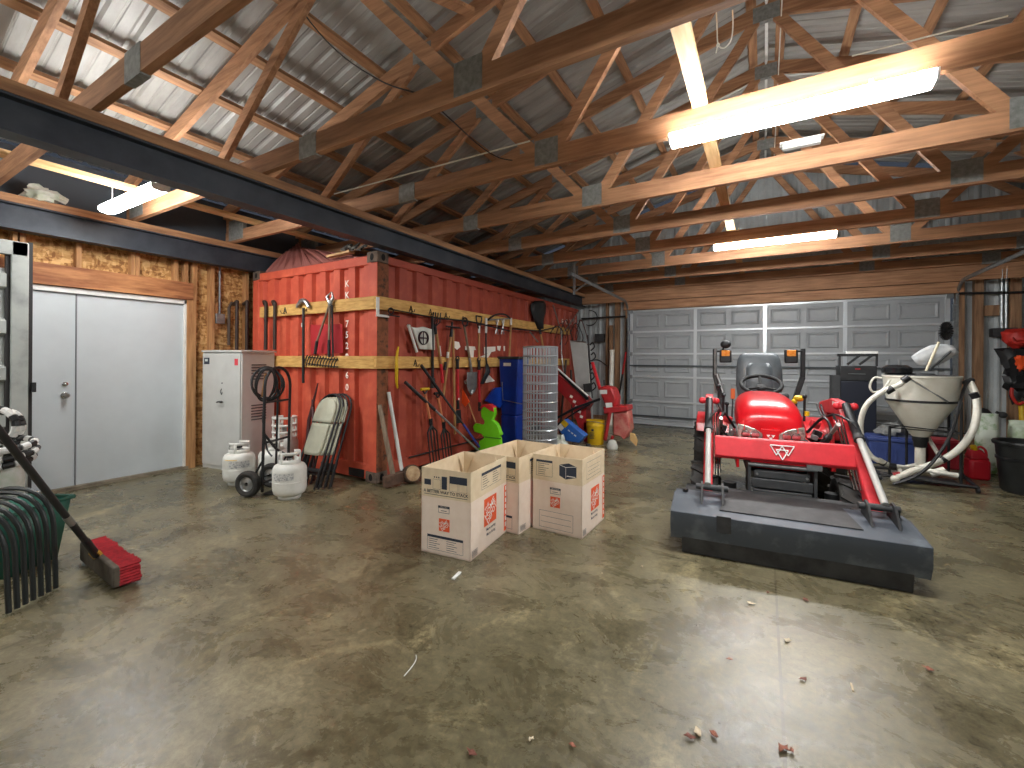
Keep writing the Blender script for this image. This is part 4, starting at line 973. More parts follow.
# ================================================================ WIRE ROLL
t=thing('wire_mesh_roll','tall roll of galvanised welded wire fencing standing on end','wire roll',(-2.77,5.56,0))
WIRE=mat('wire_galv',(190,196,200),.35,.6)
c=Vector((-2.77,5.56,0));m=MB();ho=MB()
for rr,nn,rad in((.245,34,.006),(.225,30,.0045)):
    for k in range(nn):
        a=2*PI*k/nn; p=c+Vector((rr*math.cos(a),rr*math.sin(a),0)); m.tube([p,p+Vector((0,0,1.57))],rad,4)
    for k in range(13):
        ho.tube(arc(c+Vector((0,0,.01+k*.1295)),rr,0,2*PI,28,(1,0,0),(0,1,0))[:-1],rad*1.7,5,closed=True)
m.build('vertical_wires',WIRE,t);ho.build('horizontal_wires',WIRE,t)
# ================================================================ BACK LEFT CLUSTER
def yy_(x,y,Y): return onY(x,y,Y)
def slabpx(pts,Y,thick,lean=0):
    q=[onY(x,y,Y) for x,y in pts];zmax=max(v.z for v in q)
    q=[Vector((v.x,v.y+lean*v.z,v.z)) for v in q];n=len(q)
    return MB().add(q+[v+Vector((0,thick,0)) for v in q],[tuple(range(n-1,-1,-1)),tuple(range(n,2*n))]+[(i,(i+1)%n,(i+1)%n+n,i+n) for i in range(n)])
t=thing('leaning_panel','pale grey rectangular metal panel leaning behind the red implements','panel',onY(590,430,8.0))
m=slabpx([(570,340.5),(586.5,342),(594,431),(582,430)],8.0,.02);m.build('sheet',GREYS,t)
MB().tube([onY(570,340.5,7.99),onY(586.5,342,7.99)],.012,6).build('top_edge',SILV,t)
slabpx([(583,384),(591,383),(592,392),(584,392)],7.95,.01).build('dark_lower_patch',CHARC,t)
# red sloping implement with white text
t=thing('red_implement_chute','sloping red implement hood with faded white lettering beside the wire roll','implement',onZ(582,446))
Yi=6.95
m=slabpx([(557.5,375),(566,381),(585,398),(589,404),(585.5,410),(587,430),(582,434),(577,424),(571,404),(557.5,390)],Yi,.26);m.build('hood',REDW,t,bevel=.01)
m=MB();
for i,(x,y) in enumerate(((570,396),(573,401),(575,406),(578,411),(580,416))):
    p=onY(x,y,Yi-.004);m.bar(p,p+Vector((.05,0,-.02)),.001,.045,(0,0,1))
m.build('lettering',PWHITE,t)
MB().tube([onY(557,368,Yi-.06),onY(588,396,Yi-.06)],.015,6).build('white_edge_strip',WHITE,t)
MB().bar(onY(560,372,Yi-.02),onY(588,399,Yi-.02),.05,.05).build('black_edge',BLACK,t)
MB().tube([onY(555,419,Yi-.12),onY(575,408,Yi-.12),onY(600,399,Yi-.12)],.022,8).build('black_arm',BLACK,t)
MB().tube([onY(558,424,Yi-.14),onY(576,412,Yi-.14),onY(590,404,Yi-.14)],.014,8).build('lower_black_arm',BLACK,t)
MB().bx(onY(584,420,Yi).x,onY(592,420,Yi).x,Yi,Yi+.25,0,.32).build('foot',REDW,t)
# red snowblower-like implement
t=thing('red_snow_blower','red walk-behind implement with cast housing and angled handle near the garage door','implement',onZ(615,441));Yr=6.85
slabpx([(598,388),(604,386),(612,388),(616,398),(615,407),(606,408),(602,399)],Yr,.3).build('upper_housing',REDW,t,bevel=.03)
slabpx([(603,407),(627,406),(627.5,411),(604,414)],Yr-.06,.34).build('shelf_plate',REDW,t,bevel=.01)
slabpx([(613,412),(628,411),(630,430),(624,440),(619,436),(613,435)],Yr,.26).build('lower_casting',mat('worn_casting',(176,66,62),.6,c2=(196,130,116),scale=9),t,bevel=.02)
slabpx([(599.5,390),(607,390),(607,394),(600,394)],Yr-.004,.003).build('white_decal',WHITE,t)
slabpx([(605,403),(612,402.5),(612.5,407),(606,408)],Yr-.065,.003).build('lower_decal',WHITE,t)
MB().tube([onY(592.5,363,Yr+.5),onY(600,389,Yr+.1)],.03,8).build('chute_tube',PINKR,t)
MB().tube(smoothp([onY(589,361,Yr+.5),onY(598,360,Yr+.5),onY(607,366,Yr+.4)],5),.012,8).build('handlebar',BLACK,t)
MB().tube([onY(610,412,Yr-.03),onY(605,440,Yr-.03)],.03,8).tube([onY(613,436,Yr-.03),onY(607,450,Yr-.05)],.024,8).build('strut',REDW,t)
MB().tube([onY(604,385,Yr+.05),onY(604,380,Yr+.05)],.01,6).build('pin',BLACK,t)
slabpx([(608,443),(622,436),(624,448),(608,449)],Yr-.02,.10).build('grey_block',mat('block_grey',(170,170,164),.8),t) if False else None
MB().lathe([(.08,0),(.09,.03),(.06,.12),(.03,.14)],Vector((onZ(617,446).x,6.62,0)),16).build('discharge_cone',mat('dull_white',(186,186,178),.6),t)
o=slabpx([(630,433),(634,434),(637,441),(636,446),(630,440)],6.9,.06).build('tan_glove',mat('tan_leather',(206,168,112),.8),loc=onZ(633,446));tag(o,'tan work glove hanging at the foot of the red implement','glove')
# yellow bucket
t=thing('bucket','yellow plastic bucket between the blue package and red implement','bucket',onZ(593,445)+Vector((0,.12,0)))
MB().lathe([(.125,0),(.13,.01),(.148,.30),(.155,.305),(.155,.33),(.15,.34),(.15,.375),(.157,.38),(.157,.39),(.142,.39),(.125,.02),(.0,.015)],n=28,cap=False).build('pail',YEL,t,world=False)
m=MB()
for k in range(5): m.bar((-.05,-.150,.20-.022*k),(.03-.01*(k%2),-.150,.20-.022*k),.002,.009,(0,0,1))
m.bar((-.02,-.15,.245),(.02,-.15,.245),.002,.035,(0,0,1));m.build('print',INK,t,world=False)
MB().tube(arc((0,0,.33),.16,PI,2*PI,14,(1,0,0),(0,1,-.35)),.004,6).build('bail_handle',SILV,t,world=False)
# blue package
t=thing('blue_package','blue and yellow plastic package propped beside the wire roll','package',onZ(572,446))
m=slabpx([(557,427),(564,419.5),(585,436),(579,443),(566,441)],6.45,.16);m.build('pack',mat('package_blue',(52,112,196),.35,c2=(40,96,180),scale=8),t,bevel=.01)
slabpx([(560.5,423),(564,419.6),(569,424),(565,428)],6.444,.004).build('yellow_corner',YEL,t)
slabpx([(557,427),(560.5,423.4),(564,428),(561,431)],6.443,.004).build('white_corner',WHITE,t)
m=MB()
for k in range(3): p=onY(568+k*3.0,430+k*2.4,6.442);m.bar(p,p+Vector((.035,0,-.02)),.002,.02,(0,0,1))
m.build('white_print',WHITE,t)
t=thing('clear_bag','crumpled clear plastic bag on the floor under the blue package','bag',onZ(562,448));lump(onZ(560,450)+Vector((0,0,.11)),.12,(1.0,.7,.9),.6).build('film',BAGW,t)
# grey small engine parts
for i,(x,y,r_,l) in enumerate(((598,425,.10,'grey machine part behind the yellow bucket'),(588,448,.06,'small dark casting on the floor right of the blue package'))):
    p=onY(x,y,7.1 if i==0 else 6.2);p.z=max(p.z,r_);m=MB().lathe([(r_*.5,-r_),(r_,-r_*.6),(r_,.3*r_),(r_*.6,.5*r_),(r_*.6,r_)],p,14)
    if i==0: m.bx(p.x-.08,p.x+.08,p.y-.08,p.y+.08,0,p.z-r_*.7)
    o=m.build('engine_part',SILV if i==0 else CHARC,loc=(p.x,p.y,0));tag(o,l,'machine part')
# hanging shovel etc. high on side
t=thing('snow_shovel','black scoop shovel hung blade up near the end of the side board','shovel',sx(539,335))
rings=[]
for x0,x1,y,dd in((534,543,301,.10),(530.5,546,305,.08),(531,545.5,312,.07),(534,543.5,320,.07),(537.5,541.5,329,.08)):
    a=sx(x0,y,.05);b=sx(x1,y,.05);rings.append([a.lerp(b,k/6)+Vector((dd*math.sin(PI*k/6),0,0)) for k in range(7)])
MB().loft(rings,cap=False,closed=False).build('scoop',BLACK,t,solid=.01)
MB().tube([sx(539.5,326),sx(540.5,334)],.024,8).build('socket',CHARC,t);MB().tube([sx(540.5,333),sx(544,352)],.02,8).build('handle',HANDLE,t)
for i,(a,b,l) in enumerate((((553,305),(561,331),'left pale rod of the crossed V above the wire roll'),((579.5,310),(565,331),'right pale rod of the crossed V above the wire roll'),((530,332),(538,342),'short pale stick below the black scoop shovel'))):
    o=MB().tube([onX(*a,XC+.12),onX(*b,XC+.15)],.014,6).build('metal_rod',SILV,loc=onX(*b,XC+.15));tag(o,l,'rod')
o=MB().tube([onX(561.5,331,XC+.16),onX(561.5,352,XC+.2),onX(563,368,XC+.25),onX(567,380,XC+.3)],.014,6).build('metal_pole',SILV,loc=onX(561,350,XC+.2));tag(o,'grey pole dropping below the crossed rods','pole')
for i in range(6):
    x=556+i*5; P=smoothp([onX(x-6,334+(i%2)*4,XC+.12),onX(x,326-3*(i%3),XC+.2),onX(x+7,332+(i%3)*5,XC+.2),onX(x+4,345,XC+.15)],6)
    o=MB().tube(P,.010,6).build('cable_loop',mat('rust_cable',(92,44,36),.7) if i%2 else BLACK,loc=P[0]);tag(o,['dark','rusty'][i%2]+' looped cable in the tangle above the white panel, %s'%['far left','left','left of middle','right of middle','right','far right'][i],'cable',group='looped cables at the far end of the container')
o=MB().tube([onX(512,329,XC+.08),onX(540,331,XC+.1),onX(556,327,XC+.1)],.012,6).build('hanging_rail',BLACK,loc=onX(530,330,XC+.08));tag(o,'black rod below the upper board under the black scoop shovel','rail')
m=MB();
for k in range(5):
    p=onY(590+1.2*math.sin(k*2),345+k*10,8.8);m.tube(smoothp([p,p+Vector((.06,0,.05)),p+Vector((.1,0,-.04)),p+Vector((.02,0,-.12))],4),.016,6)
m.tube([onY(588,335,8.85),onY(592,398,8.85)],.02,6)
o=m.build('hanging_straps',BLACK,loc=onY(590,370,8.8));tag(o,'black straps and clamps hanging behind the pale panel','straps')
o=MB().tube(arc(onY(590,318,9.3),.17,R(-120),R(100),12,(1,0,0),(0,0,1)),.012,6).build('wall_hose',BLACK,loc=onY(590,318,9.3));tag(o,'black hose loop high on the back wall beside the container','hose')
o=MB().bx(*(lambda p:(p.x-.1,p.x+.1))(onY(600,338,9.4)),9.34,9.46,onY(600,342,9.4).z,onY(600,334,9.4).z).build('outlet_box',CHARC,loc=onY(600,338,9.4));tag(o,'dark electrical box on the back wall left of the garage door','electrical box')
o=MB().tube([onY(612,350,9.2),Vector((onY(610,420,9.0).x,9.0,0))],.05,12).build('cardboard_tube',PVC,loc=Vector((onY(611,420,9.0).x,9.0,0)));tag(o,'white plastic tube standing at the back wall left of the garage door','tube')
t=thing('painted_bar','thin red and black bar leaning by the garage door jamb','bar',Vector((onY(622,400,9.2).x,9.2,0)))
a=onY(626,352,9.3);b=onY(619,396,9.25);MB().tube([a,a.lerp(b,.5)],.022,6).build('red_half',REDW,t);MB().tube([a.lerp(b,.5),b],.022,6).build('black_half',BLACK,t)
# dark poles behind wire roll
for i,(x0,y0,x1,l) in enumerate(((566,385,560,'dark post standing left of the pale panel'),(571,395,573,'dark post standing just under the pale panel'))):
    o=MB().tube([onY(x0,y0-25,7.6),Vector((onY(x1,430,7.5).x,7.5,0))],.02,6).build('iron_bar',mat('dark_brown_steel',(60,48,42),.55,.3),loc=Vector((onY(x1,430,7.5).x,7.5,0)));tag(o,l,'bar')
# ================================================================ TRACTOR
tr=thing('compact_tractor','red compact tractor with front loader facing the camera','tractor',(.14,3.34,0),R(5.3))
def tb(mb,name,m,par=None,**k): return mb.build(name,m,par or tr,world=False,**k)
cxr=.05
# bucket
top=[(0,.30),(.005,.30),(.33,.352),(.42,.352),(.42,.33),(.33,.33),(.02,.285),(.02,.19),(.045,.115),(.03,.10),(0,.185)]
bk=tb(MB().prism(top,lambda a,b,t:(t,a,b),-.71,.71),'loader_bucket',BUCK,bevel=.004)
rings=[]
low=[(.022,.12),(.04,.0),(.30,.0),(.60,.03),(.70,.16),(.66,.34),(.42,.345)]
tb(MB().prism(low,lambda a,b,t:(t,a,b),-.645,.645),'bucket_shell',BUCKD,bk,bevel=.006)
for s in(-1,1): tb(MB().prism([(0,.30),(.33,.352),(.50,.30),(.40,.12),(.03,.10),(0,.185)],lambda a,b,t:(t,a,b),s*.705,s*.72),'end_plate',BUCK,bk)
tb(MB().prism([(-.40,.10),(.42,.10),(.36,.44),(-.34,.44)],lambda a,b,t:(a,b,.3035+b*.152+t),-.004,.004),'wear_deck',BUCKD,bk)
tb(MB().bx(-.40,-.36,.0,.01,.19,.30).bx(-.42,-.33,-.006,.0,.20,.31),'weld_patch',BUCKD,bk)
for s in(-1,1):
    x=cxr+s*.50
    for dx in(-.075,.065):
        tb(MB().prism([(.16,.32),(.25,.45),(.31,.46),(.36,.42),(.40,.33)],lambda a,b,t:(t,a,b),x+dx,x+dx+.014),'bucket_bracket',BUCKD,bk)
    tb(MB().tube([(x-.11,.30,.42),(x+.11,.30,.42)],.022,10),'pivot_pin',CHARC,bk)
    tb(MB().tube([(x-.12,.43,.34),(x+.10,.43,.34)],.018,10),'lower_pin',CHARC,bk)
tb(MB().lathe([(.02,0),(.02,.04)],(.66,.36,.345),8),'bolt',BLACK,bk);tb(MB().lathe([(.02,0),(.02,.03)],(-.64,.35,.345),8),'bolt',BLACK,bk)
# loader arms
for s in(-1,1):
    x=cxr+s*.53
    P=[(2.05,.90),(2.02,.99),(1.55,1.07),(1.28,1.06),(1.16,.98),(.40,.27),(.30,.30),(.34,.38),(1.06,1.00)]
    prof=[(2.08,.86),(2.06,.97),(1.60,1.04),(1.38,1.03),(1.22,.91),(.41,.34),(.37,.27),(.45,.24),(1.26,.80),(1.46,.91)]
    arm=tb(MB().prism(prof,lambda a,b,t:(t,a,b),x-.035,x+.035),'loader_arm',PINKR,bevel=.01)
    tb(MB().tube([(x-.06,1.24,1.0),(x+.06,1.24,1.0)],.026,12).ball((x-.06,1.24,1.0),.032).ball((x+.06,1.24,1.0),.032),'elbow_pin',PINKR,arm)
    # mast
    mast=tb(MB().prism([(1.62,.35),(1.98,.35),(2.05,.98),(1.90,.98),(1.72,.80)],lambda a,b,t:(t,a,b),x-.02,x+.02),'loader_mast',REDT,bevel=.006)
    xo=x+s*.0
    cyl=tb(MB().tube([(xo,1.23,1.01),(xo,.86,.79)],.032,14),'bucket_cylinder',BLACK)
    tb(MB().tube([(xo,.87,.796),(xo,.29,.445)],.022,12),'piston_rod',RODM,cyl);tb(MB().tube([(xo,.88,.80),(xo,.84,.776)],.037,14),'gland',CHARC,cyl)
    c2=tb(MB().tube([(x-s*.10,1.80,.50),(x-s*.10,1.32,.72)],.03,12),'lift_cylinder',BLACK);tb(MB().tube([(x-s*.10,1.33,.715),(x-s*.10,1.0,.87)],.016,10),'piston_rod',RODM,c2)
    for k in range(2):
        tb(MB().tube(smoothp([(x-s*(.05+.03*k),1.9,.95),(x-s*(.09+.02*k),1.5,.88),(x-s*.08,1.2,.93),(x-s*(.03),.95,.90),(x+s*.03,.9,.80)],6),.009,7),'hydraulic_hose',BLACK)
    for k in range(3): tb(MB().tube([(x-s*(.045+.02*k),1.15,.90-.01*k),(x-s*(.045+.02*k),.62,.44)],.007,6),'hydraulic_line',CHROME)
# decal on right arm
t_=MB();
for k,ch in enumerate('GC1700'[:0]): pass
tb(MB().bx(cxr+.53-.0365,cxr+.53-.0355,1.40,1.52,.985,1.02),'white_decal',WHITE)
# cross tube with emblem
cbm=tb(MB().prism([(.68,.575),(.66,.60),(.705,.745),(.73,.755),(.80,.70),(.78,.58)],lambda a,b,t:(t,a,b),cxr-.48,cxr+.47),'cross_tube',PINKR,bevel=.006)
m=MB();o_=Vector((cxr+.0,.677,.672));ny=Vector((0,-.0,0));X=Vector((1,0,0));Yd=Vector((0,.3,1)).normalized()*1.0
def triang(cx_,cy_,s,w_):
    pts=[(0,-s*.58),(s*.55,s*.42),(-s*.55,s*.42)]
    for i in range(3):
        a=pts[i];b=pts[(i+1)%3]
        pa=o_+X*(cx_+a[0])+Yd*(cy_+a[1])+Vector((0,-.006,0));pb=o_+X*(cx_+b[0])+Yd*(cy_+b[1])+Vector((0,-.006,0));m.tube([pa,pb],w_,4)
triang(-.040,.012,.075,.0045);triang(.040,.012,.075,.0045);triang(0,-.022,.075,.0045)
tb(m,'triangle_emblem',WHITE,cbm)
m=MB()
for k in range(40):
    m.lathe([(.004+.003*random.random(),0),(.001,.002)],(cxr-.45+.92*random.random(),.664+.0,.60),5) if False else None
# hood
def sup(cy,hw,zt,zb,n=20,e=3.0):
    ring=[]
    for k in range(n):
        a=2*PI*k/n;ca,sa=math.cos(a),math.sin(a);q=(abs(ca)**e+abs(sa)**e)**(-1/e)
        ring.append(Vector((cxr+hw*ca*q,cy,(zt+zb)/2+(zt-zb)/2*sa*q)))
    return ring
cxr_=cxr;cxr=.0
hood=tb(MB().loft([sup(.98,.12,.82,.71,32),sup(.965,.20,.87,.70,32),sup(1.0,.235,.925,.70,32),sup(1.08,.25,.985,.70,32),sup(1.22,.256,1.03,.70,32),sup(1.45,.256,1.065,.70,32),sup(1.68,.245,1.08,.70,32),sup(1.80,.23,1.075,.70,32),sup(1.86,.20,1.05,.70,32)]),'hood',REDT,ang=60)
tb(MB().prism([(-.07,.80),(.07,.80),(.05,.70),(.0,.675),(-.05,.70)],lambda a,b,t:(cxr+a,t,b),.945,1.0),'nose_badge_panel',REDT,hood,bevel=.004)
m=MB()
for dx,dz in((-.018,.745),(.018,.745),(0,.722)): m.add([(cxr+dx-.014,.943,dz+.010),(cxr+dx+.014,.943,dz+.010),(cxr+dx,.943,dz-.013)],[(0,1,2)])
tb(m,'nose_emblem',WHITE,hood)
for s in(-1,1):
    hl=tb(MB().prism([(.06,.76),(.12,.80),(.20,.825),(.245,.83),(.255,.76),(.235,.705),(.11,.68),(.065,.70)],lambda a,b,t:(cxr+s*a,t+abs(a)*.16,b),.935,.99),'headlight',GLASSL,bevel=.006)
    for xx in(.115,.185): tb(MB().lathe([(.038,0),(.030,.012),(.004,.014)],(cxr+s*xx,.935+abs(xx)*.16,.745),16,Matrix.Rotation(PI/2,3,'X')),'bulb',CHROME,hl)
cxr=cxr_
tb(MB().bx(cxr-.235,cxr+.235,1.0,1.8,.42,.72),'engine_cover',CHARC,bevel=.02)
tb(MB().bx(cxr-.21,cxr+.21,.955,1.0,.46,.69),'grille',REDT,bevel=.02)
m=MB()
for k in range(6): m.bx(cxr-.19,cxr+.19,.948,.956,.50+k*.03,.512+k*.03)
tb(m,'grille_slats',BLACK)
# bumper guard
g=tb(MB().tube([(cxr-.235,.70,.545),(cxr+.235,.70,.545)],.018,10),'guard_bar',SILV)
tb(MB().bx(cxr-.235,cxr-.215,.69,.98,.28,.56).bx(cxr+.215,cxr+.235,.69,.98,.28,.56),'guard_side',CHARC)
tb(MB().bx(cxr-.19,cxr+.19,.70,.72,.44,.50).bx(cxr-.21,cxr+.21,.69,.72,.36,.435).bx(cxr-.2,cxr+.2,.68,.72,.26,.35),'bumper_plate',CHARC,bevel=.006)
m=MB()
for x in(-.17,.17):
    for z in(.47,.40): m.lathe([(.01,0),(.01,.008)],(cxr+x,.70,z),8,Matrix.Rotation(PI/2,3,'X'))
tb(m,'bumper_bolts',SILV)
tb(MB().bx(cxr+.16,cxr+.26,.66,.67,.545,.585),'grey_plate',GALV)
tb(MB().bx(cxr-.16,cxr+.16,.75,2.3,.26,.45),'chassis',BLACK,bevel=.02)
tb(MB().tube([(cxr-.42,.86,.23),(cxr+.42,.86,.23)],.045,10).bx(cxr-.09,cxr+.09,.78,.95,.18,.34),'front_axle',CHARC)
for s in(-1,1):
    tb(MB().tube([(cxr+s*.20,.76,.26),(cxr+s*.40,.78,.24)],.02,8).tube([(cxr+s*.36,.86,.16),(cxr+s*.36,.86,.34)],.05,10),'steering_knuckle',CHARC)
m=None
def twheel(x,y,r,wd,lug,s,hm,name):
    c=(x,y,r);axd=Vector((1,0,0));q=Vector((0,0,1)).rotation_difference(axd).to_matrix();h=wd/2
    mb=MB().lathe([(r*.5,-h*.75),(r*.72,-h),(r*.88,-h*.98),(r*.94,-h*.8),(r*.95,0),(r*.94,h*.8),(r*.88,h*.98),(r*.72,h),(r*.5,h*.75)],c,32,q,cap=False)
    for k in range(lug):
        for sd in(-1,1):
            a=2*PI*(k+(.5 if sd>0 else 0))/lug
            rr_=q@Matrix.Rotation(a,3,'Z')
            mb.box(Vector(c)+rr_@Vector((r*.955,0,sd*h*.50)),(r*.10,r*.15,h*1.05),rr_@Matrix.Rotation(R(32*sd),3,'X'))
    w_=mb.build(name,RUBBER,tr,world=False,ang=30)
    MB().lathe([(.02,h*.55*s),(r*.2,h*.6*s),(r*.25,h*.3*s),(r*.47,h*.35*s),(r*.52,h*.8*s),(r*.52,-h*.8*s)],c,24,q,cap=False).build('rim',hm,w_,world=False)
for s in(-1,1):
    twheel(.01+s*.52,.84,.245,.21,12,s,mat('wheel_silver',(180,180,176),.4,.4),'front_wheel')
    twheel(cxr+s*.55,2.12,.335,.27,14,s,mat('wheel_silver',(180,180,176),.4,.4),'rear_wheel')
    fd=[(cxr,0)];
    pr=[(1.78,.62),(1.82,.70),(1.95,.76),(2.3,.78),(2.46,.72),(2.5,.62),(2.44,.62),(2.28,.74),(1.97,.72),(1.86,.66)]
    tb(MB().prism(pr,lambda a,b,t:(t,a,b),cxr+s*.34,cxr+s*.66),'rear_fender',REDT,bevel=.008)
tb(MB().bx(cxr-.34,cxr+.34,1.75,2.5,.40,.46),'foot_platform',BLACK)
# dashboard, steering wheel, seat
tb(MB().prism([(1.80,.6),(2.0,.6),(1.96,.98),(1.84,1.06),(1.80,1.05)],lambda a,b,t:(t,a,b),cxr-.20,cxr+.20),'dashboard',CHARC,bevel=.02)
tilt=R(28);uy=Vector((0,math.cos(tilt),math.sin(tilt)));cw=Vector((cxr-.03,2.02,1.13))
sw=tb(MB().tube(arc(cw,.19,0,2*PI,32,(1,0,0),uy)[:-1],.020,10,closed=True),'steering_wheel',WHB)
m=MB()
for a in(90,215,325): m.tube([cw+Vector((0,.0,-.03)),cw+Vector((1,0,0))*.185*math.cos(R(a))+uy*.185*math.sin(R(a))],.014,8)
m.lathe([(.05,-.02),(.055,.0),(.04,.015)],cw+Vector((0,0,-.025)),16,Matrix.Rotation(tilt,3,'X'));m.tube([cw+Vector((0,0,-.03)),(cxr-.02,1.88,.92)],.025,8)
tb(m,'wheel_spokes',WHB,sw)
st=[];sy=2.55
def seatring(z,hw,d,e=3.2,lean=.22):
    out=[]
    for k in range(24):
        a=2*PI*k/24;ca,sa=math.cos(a),math.sin(a);q=(abs(ca)**e+abs(sa)**e)**(-1/e);out.append(Vector((cxr-.0+hw*ca*q,sy+(z-.85)*lean+d*sa*q,z)))
    return out
seat=tb(MB().loft([seatring(.86,.17,.04),seatring(.95,.225,.055),seatring(1.1,.245,.06),seatring(1.28,.24,.055),seatring(1.40,.225,.05),seatring(1.46,.20,.04),seatring(1.48,.17,.02)]),'seat_back',SEATM,ang=60)
tb(MB().loft([seatring(.98,.13,.03),seatring(1.05,.15,.05),seatring(1.3,.14,.05),seatring(1.36,.11,.03)]),'seat_back_panel',SEATM,seat,ang=60); C.objects[-1].location.y=-.03
tb(MB().loft([sup(2.12,.19,.86,.78),sup(2.17,.23,.88,.76),sup(2.5,.23,.86,.76),sup(2.58,.2,.85,.76)]),'seat_cushion',SEATM,ang=60)
tb(MB().bx(cxr-.15,cxr+.12,2.2,2.5,.46,.76),'seat_base',BLACK)
# rops
for s in(-1,1):
    xo=cxr+s*.46-.02
    rp=tb(MB().bar((xo-s*.10,2.55,.50),(xo-s*.08,2.60,.95),.05,.06,(0,1,0)).bar((xo-s*.08,2.60,.93),(xo+s*.0,2.62,1.20),.05,.07,(0,1,0)).bar((xo,2.62,1.18),(xo,2.62,1.53),.045,.05,(0,1,0)),'roll_bar_post',BLACK,bevel=.008)
    lx=xo-s*.12
    lp=tb(MB().bx(lx-.065,lx+.065,2.56,2.64,1.36,1.52),'signal_lamp',BLACK,rp,bevel=.015)
    tb(MB().bx(lx-.045,lx+.045,2.548,2.562,1.44,1.51),'amber_lens',AMBER,rp,bevel=.006)
    tb(MB().tube([(xo,2.6,1.50),(lx,2.6,1.50)],.01,6),'lamp_arm',BLACK,rp)
    tb(MB().tube([(lx-.075,2.58,1.42),(lx-.06,2.58,1.34),(lx+.06,2.58,1.34),(lx+.075,2.58,1.40)],.005,6),'lamp_guard',SILV,rp)
tb(MB().tube([(cxr-.47,2.59,1.54),(cxr-.47,2.62,.98)],.017,8).tube([(cxr-.45,2.56,1.22),(cxr-.38,2.5,1.0)],.018,8),'bright_rail',SILV)
tb(MB().ball((cxr-.36,2.6,1.585),.055,14,(1.1,.7,.9)).tube([(cxr-.40,2.6,1.50),(cxr-.37,2.6,1.57)],.012,6),'work_light',BLACK)
tb(MB().tube([(cxr-.31,1.95,.75),(cxr-.30,1.98,.98)],.008,6),'lever_stick',CHARC);tb(MB().tube([(cxr-.30,1.98,.97),(cxr-.30,1.985,1.08)],.022,8),'orange_lever',mat('orange_knob',(226,110,60),.5))
for k,(x,y,z) in enumerate(((-.44,2.0,1.10),(-.39,2.05,1.0),(-.36,1.9,.92),(.36,2.0,1.02))):
    tb(MB().tube([(cxr+x,y+.03,.6),(cxr+x,y,z)],.012,6).ball((cxr+x,y,z),.024),'control_lever',BLACK)
tb(MB().ball((cxr+.34,2.2,.985),.045,10,(1.2,1,.8)).ball((cxr+.30,2.2,.95),.03),'yellow_cap',YEL)
for s in(-1,1):
    for (x,y,z,r_) in((.36,1.5,.80,.045),(.33,1.35,.70,.03),(.40,1.62,.70,.04)):
        tb(MB().box((cxr+s*x,y,z),(r_*1.6,r_*2,r_*1.4),Matrix.Rotation(R(20),3,'Y')),'hydraulic_valve',SILV if r_<.04 else (PINKR if r_>.042 else CHARC),bevel=.006)
    tb(MB().tube(smoothp([(cxr+s*.30,1.3,.60),(cxr+s*.42,1.2,.75),(cxr+s*.40,1.35,.88),(cxr+s*.30,1.5,.72)],6),.012,7),'side_hose',BLACK)
    tb(MB().bx(cxr+s*.29-.012,cxr+s*.29+.012,1.1,1.9,.42,.66),'frame_rail',REDT,bevel=.004)
    tb(MB().bx(cxr+s*.28,cxr+s*.55,1.62,1.72,.42,.52),'mast_foot',BLACK)
tb(MB().tube([(cxr+.29,1.45,.88),(cxr+.29,1.45,.92)],.02,8),'yellow_fill_cap',YEL)
# ================================================================ RIGHT SIDE
# tool chest
t=thing('tool_chest','tall black upright cabinet with a framed open top behind the sprayer tank','cabinet',(1.18,8.15,0))
MB().bx(.97,1.40,8.0,8.4,.10,1.10).build('lower_body',NAVY,t,bevel=.01)
MB().bx(.97,1.40,7.99,8.4,1.10,1.32).build('drawer_unit',BLACK,t,bevel=.01)
MB().bx(1.07,1.27,7.98,7.99,1.20,1.21).build('drawer_slot',mat('slot_grey',(90,94,96),.5),t)
MB().bx(1.15,1.21,7.98,7.99,1.27,1.285).build('red_badge',REDW,t)
MB().bx(.96,.985,7.99,8.04,1.32,1.50).bx(1.39,1.41,7.99,8.04,1.32,1.50).bx(.94,1.41,7.99,8.04,1.46,1.50).bar((1.06,8.0,1.34),(1.20,8.0,1.47),.03,.03).bar((1.2,8.0,1.34),(1.34,8.0,1.47),.03,.03).build('open_frame',BLACK,t)
MB().bx(1.04,1.41,7.985,8.04,1.50,1.535).build('white_top_edge',WHITE,t)
MB().bx(.88,.98,7.98,8.3,.0,1.18).build('side_box',CHARC,t,bevel=.008)
MB().bx(.95,1.0,8.0,8.4,.0,.1).bx(1.36,1.40,8.0,8.4,0,.1).build('foot',BLACK,t)
# totes
def tote(loc,w,d,h,m_,lid,label):
    t=thing('storage_tote',label,'storage tote',loc);m=MB();taper(m,0,h-.04,(0,0),(w*.86,d*.86),(0,0),(w*.96,d*.96));tb_=m.build('tub',m_,t,world=False,bevel=.02)
    MB().bx(-w/2,w/2,-d/2,d/2,h-.045,h).bx(-w*.44,w*.44,-d*.42,d*.42,h,h+.015).build('lid',lid,t,world=False,bevel=.01);
    m=MB()
    for k in range(5): x=-w*.34+k*w*.17; m.bx(x-.008,x+.008,-d*.475,-d*.455,h*.2,h*.7)
    m.build('ribs',m_,t,world=False);return t
tote((1.52,7.72,0),.60,.40,.36,TOTEB,TOTEB,'blue storage tote behind the white cone tank')
tote((2.02,7.80,0),.36,.36,.36,mat('tote_red',(150,34,44),.5),mat('tote_red',(150,34,44),.5),'dark red storage tote behind the cone tank, right of the blue one')
t=thing('parts_bag','clear bag of grey parts lying on the blue tote','bag',(1.50,7.68,.38));lump((1.50,7.70,.46),.11,(1.4,.9,.8),.6).build('film',mat('bag_grey',(150,150,146),.4,c2=(96,98,98),scale=14,bump=.4),t)
